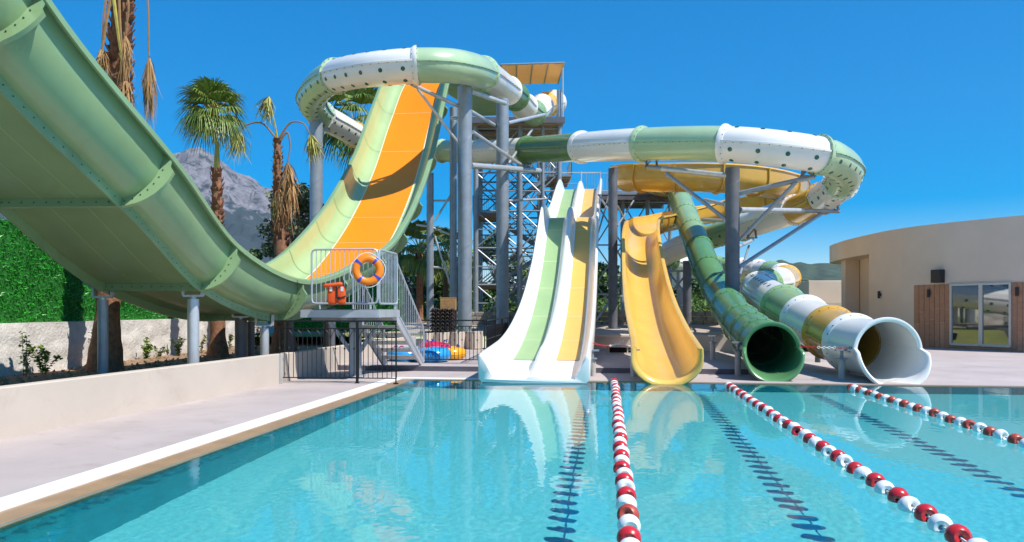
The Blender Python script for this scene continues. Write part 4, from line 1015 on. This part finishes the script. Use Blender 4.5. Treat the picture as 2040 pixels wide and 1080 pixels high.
mb = MB(); slab(mb, [bo[i] - nrm(i) * .2 for i in range(0, len(bo), 2)] + [V(40, 25, 0), V(40, 47, 0)], zt - .4, zt - .3); wobj('roof', mb, M['render_grey'], bd, smooth=0)
def bw(px, z, out=0):
    best = None
    for i in range(isplit, len(bo) - 1):
        pa, pb = CX + bo[i].x / bo[i].y * F, CX + bo[i + 1].x / bo[i + 1].y * F
        if pa <= px <= pb: best = (i, (px - pa) / (pb - pa))
    i, q = best; p = bo[i].lerp(bo[i + 1], q); n_ = nrm(i).lerp(nrm(i + 1), q).normalized(); return V(p.x, p.y, z) + n_ * out, n_
zw = 2.72
def planks(px0, px1, z0, z1, step, seed):
    rr = random.Random(seed); px = px0
    while px < px1 - 1:
        q = min(px + step, px1); zc = z0 + (z1 - z0) * rr.uniform(.25, .75)
        for za, zb in ((z0, zc), (zc, z1)):
            a, n_ = bw(px + .35, 0); b, _ = bw(q - .35, 0); mb = MB(); o_ = rr.uniform(.03, .045)
            mb.bar((a + b) / 2 + n_ * o_ / 2 + V(0, 0, za + .006), (a + b) / 2 + n_ * o_ / 2 + V(0, 0, zb - .006), (b - a).length, o_, up=n_)
            o = wobj('plank', mb, PLK[rr.randrange(4)], bd, smooth=0)
        px = q
PLK = [mat('wood_plank_%s' % n_, c, .5, var=.14, scale=6) for n_, c in (('red', (.44, .21, .12)), ('brown', (.40, .19, .11)), ('tan', (.48, .24, .145)), ('warm', (.42, .20, .115)))]
planks(1822, 1893, .03, zw, 10.2, 3); planks(2017, 2075, .03, zw, 10.2, 4)
planks(1893, 2017, .03, .18, 31, 5)
# glazed door pair
for px0, px1 in ((1896, 1954), (1957, 2014)):
    a, n_ = bw(px0, 0); b, n2 = bw(px1, 0); n_ = (n_ + n2).normalized(); tdir = (b - a).normalized(); mid = (a + b) / 2
    mb = MB()
    for q in (a, b): mb.bar(q + n_ * .05 + V(0, 0, .2), q + n_ * .05 + V(0, 0, zw), .08, .10, up=n_)
    mb.bar(a + n_ * .05 + V(0, 0, zw - .04), b + n_ * .05 + V(0, 0, zw - .04), .09, .08); mb.bar(a + n_ * .05 + V(0, 0, .22), b + n_ * .05 + V(0, 0, .22), .09, .10)
    wf = wobj('window_frame', mb, M['alu'], bd, smooth=0)
    mb = MB(); mb.box(mid + n_ * .03 + V(0, 0, (zw + .2) / 2), ((b - a).length, .02, zw - .3), x=tdir); wobj('pane', mb, M['pane'], wf, smooth=0)
p_, n_ = bw(1873, 3.06, .16); mb = MB(); mb.box(p_, (.44, .30, .55), x=V(-n_.y, n_.x, 0)); 
spk = thing('loudspeaker', 'black loudspeaker box fixed on the sand coloured wall above the wood panel', 'loudspeaker', p_); wobj('cabinet', mb, M['black'], spk, bevel=.015)
mb = MB(); mb.box(p_ + n_ * .155, (.40, .02, .50), x=V(-n_.y, n_.x, 0)); wobj('grille', mb, M['wicker'], spk)
mb = MB(); mb.box(p_ - n_ * .14, (.16, .1, .2), x=V(-n_.y, n_.x, 0)); wobj('bracket', mb, M['black'], spk)
for px, lab in ((1694, 'black wall lamp in the recess nearest the left end of the curved building'), (1755, 'black wall lamp on the plain wall of the curved building'), (1853, 'black wall lamp on the wood panel left of the glass door'), (2028, 'black wall lamp on the wood panel right of the glass door'), (1671, 'black wall lamp at the left edge of the recess')):
    if px > 1730: p_, n_ = bw(px, 2.35, .10)
    else:
        ii = min(range(isplit), key=lambda i: abs(CX + (bo[i] - nrm(i) * 1.1).x / (bo[i] - nrm(i) * 1.1).y * F - px)); n_ = nrm(ii); p_ = bo[ii] - n_ * 1.0 + V(0, 0, 2.35)
    wl = thing('wall_lamp', lab, 'wall lamp', p_, 'black lamps on the curved building'); mb = MB(); mb.lathe(p_, [(0, -.17), (.055, -.17), (.06, .17), (0, .17)], 12); wobj('shade', mb, M['black'], wl)
    mb = MB(); mb.box(p_ - n_ * .06, (.10, .08, .12), x=V(-n_.y, n_.x, 0)); wobj('bracket', mb, M['black'], wl)
mb = MB(); mb.box((21.5, 52, 1.6), (3.2, 3, 4.0)); tag(obj('annex_block', mb, M['bldg'], bevel=.03), 'small sand coloured block behind the left end of the curved building', 'building')
mb = MB(); mb.box((19.6, 50, 1.2), (4.6, .3, 1.9)); tag(obj('garden_wall', mb, M['cream'], bevel=.02), 'low cream garden wall left of the curved building', 'wall')
fs = thing('field_wall', 'low rough field stone wall across the meadow behind the slides', 'wall', (4, 41, .7))
rr = random.Random(2)
for r_ in range(3):
    x = -3.5 + r_ * .2
    while x < 14:
        l = rr.uniform(.5, .85); z = gz(x, 41); mb = MB(); mb.box((x + l / 2, 41 + rr.uniform(-.04, .04), z + .12 + r_ * .26), (l - .03, .4, .24)); wobj('stone', mb, M['stonewall'], fs, bevel=.04); x += l

# ------------------------------------------------------------------ palms
def fan(mb, o, d_, up, R, nseg=26, spread=2.3, droop=.5, wid=.045, rnd=random):
    """fan leaf: segments radiate from o in the plane (d_, side), tips droop down"""
    d_ = d_.normalized(); side = d_.cross(up).normalized(); nn = side.cross(d_)
    for k in range(nseg):
        a = -spread / 2 + spread * k / (nseg - 1) + rnd.uniform(-.03, .03); dir_ = d_ * math.cos(a) + side * math.sin(a); L_ = R * (.85 + .15 * math.cos(a)) * rnd.uniform(.9, 1.08)
        w = dir_.cross(nn).normalized(); pts = []
        for q, ww in ((0, .012), (.35, wid), (.65, wid * .8), (.85, wid * .4), (1, .003)):
            p = o + dir_ * L_ * q - V(0, 0, 1) * droop * L_ * max(0, q - .3) ** 2 + nn * .06 * R * math.sin(q * 3)
            pts.append((p - w * ww, p + w * ww))
        mb.grid([[a_, b_] for a_, b_ in pts])
def hang(mb, o, L_, n=34, w=.10, wid=.014, rnd=random, lean=V(0, 0, 0)):   # shut, hanging leaf
    for k in range(int(n * 1.5)):
        a = rnd.uniform(0, 2 * PI); s = rnd.uniform(.15, 1) * w; l = L_ * rnd.uniform(.45, 1.0) * (1 if rnd.random() > .12 else 1.18); dx = V(math.cos(a) * s, math.sin(a) * s, 0)
        j = lambda q: V(rnd.uniform(-q, q), rnd.uniform(-q, q), rnd.uniform(-q, q)) * w
        pts = [o, o + dx * .55 - V(0, 0, l * .22) + lean * .3 + j(.12), o + dx * 1.15 - V(0, 0, l * .6) + lean * .7 + j(.3), o + dx * rnd.uniform(.7, 1.9) - V(0, 0, l) + lean + j(.5)]
        t = V(-math.sin(a + rnd.uniform(-.8, .8)), math.cos(a), 0); mb.grid([[p - t * wid * q, p + t * wid * q] for p, q in zip(pts, (.5, .8, .6, .08))])
def palm(label, px, d, zb, ztop, r0, r1, lean=(0, 0), boots=(0.4, 1), mt='bark', seed=1):
    rr = random.Random(seed); x = tx(px, d); t = thing('palm_tree', label, 'palm tree', (x, d, zb)); N = 40; pts = []; rs = []
    for i in range(N + 1):
        q = i / N; pts.append(V(x + lean[0] * q, d + lean[1] * q, zb + (ztop - zb) * q)); rs.append((r0 * (1 + .5 * max(0, .12 - q) / .12) + (r1 - r0) * q) * (1 + .05 * rr.uniform(-1, 1)))
    mb = MB(); mb.tube(pts, rs, 14); wobj('trunk', mb, M[mt], t, smooth=60)
    mb = MB()
    z = boots[0]
    while z < boots[1]:
        for k in range(7):
            a = rr.uniform(0, 2 * PI); q = z + rr.uniform(-.01, .01); i = min(N, int(q * N)); p = pts[i]; r = rs[i]; o_ = V(math.cos(a), math.sin(a), 0); s = V(-math.sin(a), math.cos(a), 0)
            l = rr.uniform(.08, .2) * (r / .14); b = p + o_ * r * .95
            mb.grid([[b - s * r * .35, b + s * r * .35], [b + o_ * r * .35 + V(0, 0, l * .6) - s * r * .25, b + o_ * r * .35 + V(0, 0, l * .6) + s * r * .25], [b + o_ * r * rr.uniform(.3, .8) + V(0, 0, l) - s * r * .12, b + o_ * r * .6 + V(0, 0, l) + s * r * .12]])
        z += .10 / max(1, (ztop - zb))
    wobj('leaf_bases', mb, M['boot'], t, smooth=0, kind='stuff')
    return t, pts[-1], rr
def frond(t, base, mid, tip, R, droop, m='palm', pm='petiole', rr=random, nseg=26, spread=2.6, wid=.045, d_=None, up=V(0, 0, 1)):
    c = spline([base, mid, tip], 5); mb = MB(); mb.tube(c, [.028 - .012 * i / len(c) for i in range(len(c))], 6); o = wobj('petiole', mb, M[pm], t)
    mb = MB(); fan(mb, tip, d_ or (tip - c[-3]), up, R, nseg, spread, droop, wid, rr); wobj('leaf', mb, M[m], o, smooth=0)
# palm with the round green crown
t, top, rr = palm('slim palm with one round green crown, behind the half pipe before the mountain', 434, 22.0, .28, at(434, 335, 22).z, .225, .125, (-.03, 0), (.3, 1), 'bark', 4)
mb = MB(); mb.tube(spline([top, at(432, 290, 22), at(427, 250, 22)], 5), [.10, .09, .085, .08, .07, .065, .065, .06, .06, .05, .04], 8); wobj('crown_shaft', mb, M['petiole'], t)
for k in range(34):
    a = 2.4 * k; el = -.75 + 2.1 * (k / 33); b = at(424, 240, 22) + V(0, 0, .2 * k / 33)
    dd = V(math.cos(a) * math.cos(el), math.sin(a) * math.cos(el), math.sin(el)); l = rr.uniform(.34, .5); tip = b + dd * l + V(0, 0, .18)
    frond(t, b, b + dd * l * .5 + V(0, 0, .14), tip, rr.uniform(.66, .84), rr.uniform(.5, 1.0) + (.5 if el < .2 else 0), rr=rr, nseg=30, wid=.022, d_=dd + V(0, 0, .1), spread=3.0)
# left palm, crown cut off by the picture
t, top, rr = palm('thick rough palm at the left whose crown rises out of sight, with dry fronds hanging', 209, 17.0, .28, 9.6, .27, .20, (.27, .3), (.30, 1), 'bark', 7)
for (p0, p1, p2, L_, m, w_) in (((232, -60, 17.1), (285, -40, 16.7), (297, 112, 16.6), 1.65, 'dry', .12), ((225, -50, 16.9), (255, 0, 16.7), (250, 70, 16.7), 1.2, 'dry', .11), ((222, -50, 16.8), (208, 20, 16.6), (203, 95, 16.6), .75, 'dry', .11), ((236, -40, 16.7), (240, 60, 16.6), (250, 160, 16.6), .95, 'dry', .14)):
    c = spline([at(*p0), at(*p1), at(*p2)], 6); mb = MB(); mb.tube(c, [.036 - .02 * i / len(c) for i in range(len(c))], 6); o = wobj('petiole', mb, M['drypet'], t)
    mb = MB(); hang(mb, at(*p2), L_, 80, w_ * 1.25, .016, rr); wobj('dry_leaf', mb, M[m], o, smooth=0)
mb = MB(); mb.tube(spline([at(222, -40, 16.7), at(232, 40, 16.6), at(244, 120, 16.6)], 5), .04, 6); wobj('petiole', mb, M['petiole'], t)
mb = MB(); mb.tube(spline([at(228, -40, 16.7), at(214, 30, 16.6), at(200, 120, 16.6)], 5), .035, 6); wobj('petiole', mb, M['drypet'], t)
for k in range(16):
    a = 2 * PI * k / 16; dd = V(math.cos(a), math.sin(a), rr.uniform(.5, 1.1)); frond(t, top, top + dd * .5 + V(0, 0, .3), top + dd * 1.0 + V(0, 0, .3), .9, .8, rr=rr, d_=dd)
# palm with arching drooping leaves in front of the olive tree
t, top, rr = palm('shaggy palm with a few arching half dead leaves, left of the steep ramp', 566, 24, .28, at(552, 275, 24).z, .31, .10, (-.22, 0), (.5, 1), 'bark', 9)
for (p0, p1, p2, p3, L_, m, pm, w_) in (((550, 275), (520, 245), (490, 250), (478, 262), .95, 'palmy', 'drypet', .30), ((556, 275), (580, 244), (604, 246), (618, 268), .95, 'palmy', 'drypet', .26), ((552, 275), (548, 250), (540, 215), (536, 192), .85, 'palmy', 'petiole', .24), ((558, 280), (572, 264), (578, 290), (573, 322), 2.0, 'dry', 'drypet', .30), ((555, 300), (560, 320), (556, 345), (553, 370), 1.6, 'dry', 'drypet', .22), ((553, 290), (546, 320), (545, 360), (545, 390), .85, 'palmy', 'drypet', .14)):
    c = spline([at(*p, 23.9) for p in (p0, p1, p2, p3)], 5); mb = MB(); mb.tube(c, [.035 - .02 * i / len(c) for i in range(len(c))], 6); o = wobj('petiole', mb, M[pm], t)
    mb = MB(); hang(mb, at(*p3, 23.9), L_ * 1.1, 60, w_ * 1.1, .024, rr, V(-.14 if p3[0] < 545 else .12, 0, 0)); wobj('dry_leaf' if m == 'dry' else 'leaf', mb, M[m], o, smooth=0)
# palms behind the ramp
def fullpalm(label, px, py, d, R, n, seed, m='palm'):
    t, top, rr = palm(label, px, d, .6, at(px, py, d).z, .24, .17, (0, 0), (.75, 1), 'bark', seed)
    for k in range(n):
        a = 2.4 * k + rr.uniform(-.3, .3); el = 1.2 - 2.0 * k / n; dd = V(math.cos(a) * math.cos(el), math.sin(a) * math.cos(el), math.sin(el))
        frond(t, top, top + dd * R * .3 + V(0, 0, .1), top + dd * R * .55 + V(0, 0, .1), R * .55, .7 + k / n, m, rr=rr, nseg=22, wid=.06, d_=dd)
fullpalm('tall palm whose green crown shows between the loop of tube and the steep ramp', 708, 250, 46, 3.0, 30, 11)
fullpalm('small palm seen between the thin columns right of the stair', 888, 510, 58, 2.6, 26, 12)
fullpalm('bushy palm right behind the stair railing and left of the thin columns', 836, 500, 46, 2.2, 26, 13)

# ------------------------------------------------------------------ trees, bushes, weeds
def tree(label, px, d, ztop, w, hcr, m, n, leaf, seed, name='tree', cat='tree', zb=None, group=None):
    rr = random.Random(seed); x = tx(px, d); zb = gz(x, d) - .1 if zb is None else zb; t = thing(name, label, cat, (x, d, zb), group); zc = ztop - hcr / 2
    mb = MB(); mb.tube([(x, d, zb), (x + .1, d, zb + (zc - zb) * .6), (x + .05, d, zc)], [.09 * w ** .5 + .05, .07 * w ** .5, .03], 8)
    cl = []
    for k in range(max(8, int(n / 220))):
        a = rr.uniform(0, 2 * PI); q = rr.uniform(.2, 1) ** .6; zz_ = rr.uniform(-.5, .5); s = math.sqrt(max(.1, 1 - (zz_ * 1.8) ** 2))
        c = V(x + math.cos(a) * w / 2 * q * s, d + math.sin(a) * w / 2 * q * s, zc + zz_ * hcr); cl.append((c, rr.uniform(.13, .26) * w))
        mb.tube([(x + .05, d, zb + (zc - zb) * .7), c], [.03 * w ** .5, .012], 5)
    wobj('trunk', mb, M['trunk'], t); mb = MB()
    for k in range(n):
        c, r = cl[k % len(cl)]; v_ = V(rr.gauss(0, 1), rr.gauss(0, 1), rr.gauss(0, 1)).normalized() * r * rr.random() ** .4; p = c + V(v_.x, v_.y, v_.z * .8)
        a = V(rr.uniform(-1, 1), rr.uniform(-1, 1), rr.uniform(-.6, .6)).normalized() * leaf; b = a.cross(V(rr.uniform(-1, 1), rr.uniform(-1, 1), rr.uniform(-1, 1))).normalized() * leaf * .55
        mb.face([p - a, p + b, p + a, p - b])
    wobj('crown', mb, M[m], t, smooth=0)
tree('grey green olive tree behind the shaggy palm', 590, 40, at(0, 385, 40).z, 3.6, 4.4, 'olive', 5200, .13, 21)
tree('dark scrubby tree low behind the steep ramp, right of the olive tree', 650, 43, at(0, 425, 43).z, 3.0, 3.6, 'olive', 3600, .13, 22)
tree('dark tree at the left of the olive tree below the mountain', 540, 46, at(0, 465, 46).z, 2.6, 3.2, 'treed', 3000, .13, 23)
bgt = [(820, 62, 520, 6.5, 'treed', 'dark tree behind the steel stair railing'), (862, 70, 505, 6.5, 'treed', 'dark tree behind the two thin columns'), (905, 74, 520, 6, 'tree', 'green tree seen just left of the tallest thick column'), (962, 70, 520, 5.5, 'tree', 'light green tree seen between the two thick columns'), (985, 84, 470, 6, 'treed', 'taller dark tree behind the lattice tower'), (1030, 72, 530, 6, 'tree', 'green tree behind the foot of the lattice tower'),
       (1080, 80, 515, 7, 'treed', 'dark tree behind the left edge of the twin slide'), (1215, 66, 555, 4, 'tree', 'fresh green tree behind the dark column by the yellow slide'), (1195, 84, 520, 6, 'treed', 'dark tree farther back between the twin slide and the dark column'), (1250, 70, 560, 4.5, 'tree', 'green tree half hidden by the top of the yellow drop'), (1335, 75, 560, 6, 'treed', 'dark tree between the yellow slide and the green tube'),
       (1400, 80, 575, 6, 'treed', 'dark tree behind the middle of the green tube'), (1490, 66, 575, 6, 'tree', 'green tree between the dark grey column and the white tube'), (1596, 92, 577, 5, 'treed', 'low dark tree right of the yellow tube bend'), (1626, 88, 564, 4.5, 'tree', 'green tree against the sky left of the curved building'), (1565, 78, 590, 5, 'tree', 'bushy tree behind the white part of the lower tube')]
for k, (px, d, py, w_, m, lab) in enumerate(bgt):
    zt0 = at(px, py, d).z; zb0 = gz(tx(px, d), d) - .1; tree(lab, px, d, zt0, w_, max(2.2, (zt0 - zb0) * .78), m, 2600, .24, 40 + k, group='trees behind the slides')
mb = MB(); rr = random.Random(77)
for k in range(15000):
    y = rr.uniform(54, 72); x = rr.uniform(-.15, .42) * y; hh = 1.5 + 1.3 * noise.noise(V(x * .35, y * .2, 7)); p = V(x, y, gz(x, y) + max(.2, hh) * rr.random() ** .6); a = V(rr.uniform(-1, 1), rr.uniform(-1, 1), rr.uniform(-.6, .6)) * .2; b = V(rr.uniform(-1, 1), 0, rr.uniform(-1, 1)) * .13
    mb.face([p - a, p + b, p + a, p - b])
obj('undergrowth', mb, M['tree'], smooth=0, kind='stuff')
# far hedge line closing the meadow, grass tufts
mb = MB(); rr = random.Random(99)
for k in range(16000):
    y = rr.uniform(95, 130); x = rr.uniform(-45, 60); p = V(x, y, gz(x, y) + rr.random() ** .7 * (3.2 + 2.2 * noise.noise(V(x * .12, 0, 3)))); a = V(rr.uniform(-1, 1), rr.uniform(-1, 1), rr.uniform(-.6, .6)) * .45; b = V(rr.uniform(-1, 1), 0, rr.uniform(-1, 1)) * .3
    mb.face([p - a, p + b, p + a, p - b])
obj('woodland', mb, M['treed'], smooth=0, kind='stuff')
mb = MB()
for k in range(16000):
    y = rr.uniform(47, 75); x = rr.uniform(-14, 20) * y / 60; p = V(x, y, gz(x, y) - .03); h_ = rr.uniform(.15, .5); w_ = V(rr.uniform(-1, 1), .2, 0) * .04
    mb.face([p - w_, p + w_, p + V(rr.uniform(-.15, .15), 0, h_)])
obj('meadow_grass', mb, leafmat('yellow_green_grass', (.20, .22, .03), (.42, .40, .09), .7), smooth=0, kind='stuff')
def weed(label, px, d, h, w_, n, seed, m='weed', leaf=.045):
    rr = random.Random(seed); x = tx(px, d); t = thing('weed', label, 'plant', (x, d, .28), 'weeds on the planter soil'); st = MB(); lv = MB(); ns = max(3, n // 30)
    for k in range(ns):
        a = rr.uniform(0, 2 * PI); tip = V(x + math.cos(a) * w_ * rr.uniform(.1, 1), d + math.sin(a) * w_ * .6 * rr.random(), .28 + h * rr.uniform(.5, 1)); b = V(x + rr.uniform(-.04, .04), d, .27); mid = b.lerp(tip, .5) + V(0, 0, .08); c = spline([b, mid, tip], 4); st.tube(c, .006, 4)
        for i in range(int(n / ns * 1.7)):
            p = c[rr.randrange(1, len(c))] + V(rr.uniform(-1, 1), rr.uniform(-1, 1), rr.uniform(-.6, .6)) * .05; q = V(rr.uniform(-1, 1), rr.uniform(-1, 0), rr.uniform(-.3, .7)).normalized(); l = leaf * rr.uniform(.6, 1.15); s = q.cross(V(rr.uniform(-.4, .4), rr.uniform(-.4, .4), 1)).normalized() * l * .62
            lv.face([p, p + q * l * .5 + s, p + q * l * 1.25, p + q * l * .5 - s])
    wobj('stem', st, M['stem'], t); wobj('leaves', lv, M[m], t, smooth=0)
weed('tall thin weed climbing the whitewashed wall at the far left', 50, 15.3, 1.0, .14, 110, 1, leaf=.055)
weed('leafy bright green weed, largest clump left of the palm shadow', 88, 15.9, .66, .36, 230, 2, leaf=.065)
weed('dry thin weed just left of the first palm trunk', 182, 17.7, .95, .12, 70, 3, 'palmy')
weed('round leafy weed between the first column and the second column', 292, 20.4, .62, .32, 230, 4, leaf=.06)
weed('low spreading weed to the right of the round leafy one', 318, 21.2, .35, .26, 110, 5, leaf=.06)
weed('dark leafy weed in the shade left of the second column', 357, 22.4, .58, .26, 150, 6, 'tree', leaf=.06)
weed('dry weed between the second column and the bare palm trunk', 402, 24.0, .55, .24, 90, 7, 'palmy', leaf=.06)
weed('small yellow green weed right of the bare palm trunk', 458, 26.3, .55, .2, 110, 8, leaf=.06)
weed('dark shrub behind the dark columns under the half pipe', 508, 25.0, .8, .4, 200, 9, 'treed', leaf=.07)
# ------------------------------------------------------------------ mountains and hills
ridge = [(-400, 480), (-100, 440), (100, 395), (250, 345), (325, 318), (342, 311), (372, 308), (400, 295), (418, 306), (450, 327), (490, 350), (540, 376), (580, 404), (640, 445), (720, 485), (820, 525), (950, 560), (1080, 585)]
MD = 1500
mb = MB(); R = []; nx = 420
def ridge_y(px):
    for (a, ya), (b, yb) in zip(ridge, ridge[1:]):
        if px <= b: return ya + (yb - ya) * (px - a) / (b - a)
    return ridge[-1][1]
for j in range(120):
    q = j / 119; row = []
    for i in range(nx + 1):
        px = -400 + 1480 * i / nx; p = at(px, ridge_y(px) + 7 * noise.fractal(V(px * .035, 0, 3), .8, 2, 4) * (1 if q < .5 else 0) , MD); zz_ = (p.z - 2) * (1 - q) ** .85 + 2; y = MD - 800 * q
        x = p.x * (y / MD) * .55 + p.x * .45
        a = noise.fractal(V(x * .012, y * .012, 0), .9, 2.1, 6) * 36 + (1 - abs(noise.noise(V(x * .006 + 4, y * .009, 2)))) * 42 - 32
        row.append(V(x, y, max(-2, zz_ + a * min(1, q * 7 + .1) * min(1, (1 - q) * 2.2) * (.25 + zz_ / 400))))
    R.append(row)
mb.grid(R[::-1]); struct('mountain', mb, M['mountain'], smooth=25)
mb = MB(); R = []
for j in range(12):
    q = j / 11; row = []
    for i in range(121):
        px = 1040 + 900 * i / 120; yy = 520 + 20 * math.sin(i * .06) + 40 * abs(i - 20) / 100 + 8 * noise.noise(V(i * .15, 0, 0)); p = at(px, min(yy, 612), 1350)
        row.append(V(p.x * (1 - .25 * q), 1350 - 400 * q, 2 + (p.z - 2) * (1 - q) ** .8 + 6 * noise.noise(V(i * .3, j * .5, 1))))
    R.append(row)
mb.grid(R[::-1]); struct('wooded_hill', mb, M['hill'], smooth=40)

# ------------------------------------------------------------------ haze over the far hills
hm = bpy.data.materials.new('thin_blue_haze'); hm.use_nodes = True; n = hm.node_tree; n.nodes.remove(n.nodes['Principled BSDF'])
pv = n.nodes.new('ShaderNodeVolumePrincipled'); pv.inputs['Color'].default_value = (.62, .74, .95, 1); pv.inputs['Density'].default_value = .00006; pv.inputs['Anisotropy'].default_value = .2
n.links.new(pv.outputs[0], n.nodes['Material Output'].inputs['Volume'])
mb = MB(); mb.box((0, 780, 243), (4200, 1700, 494)); hz = obj('haze', mb, hm, kind='stuff', smooth=0)
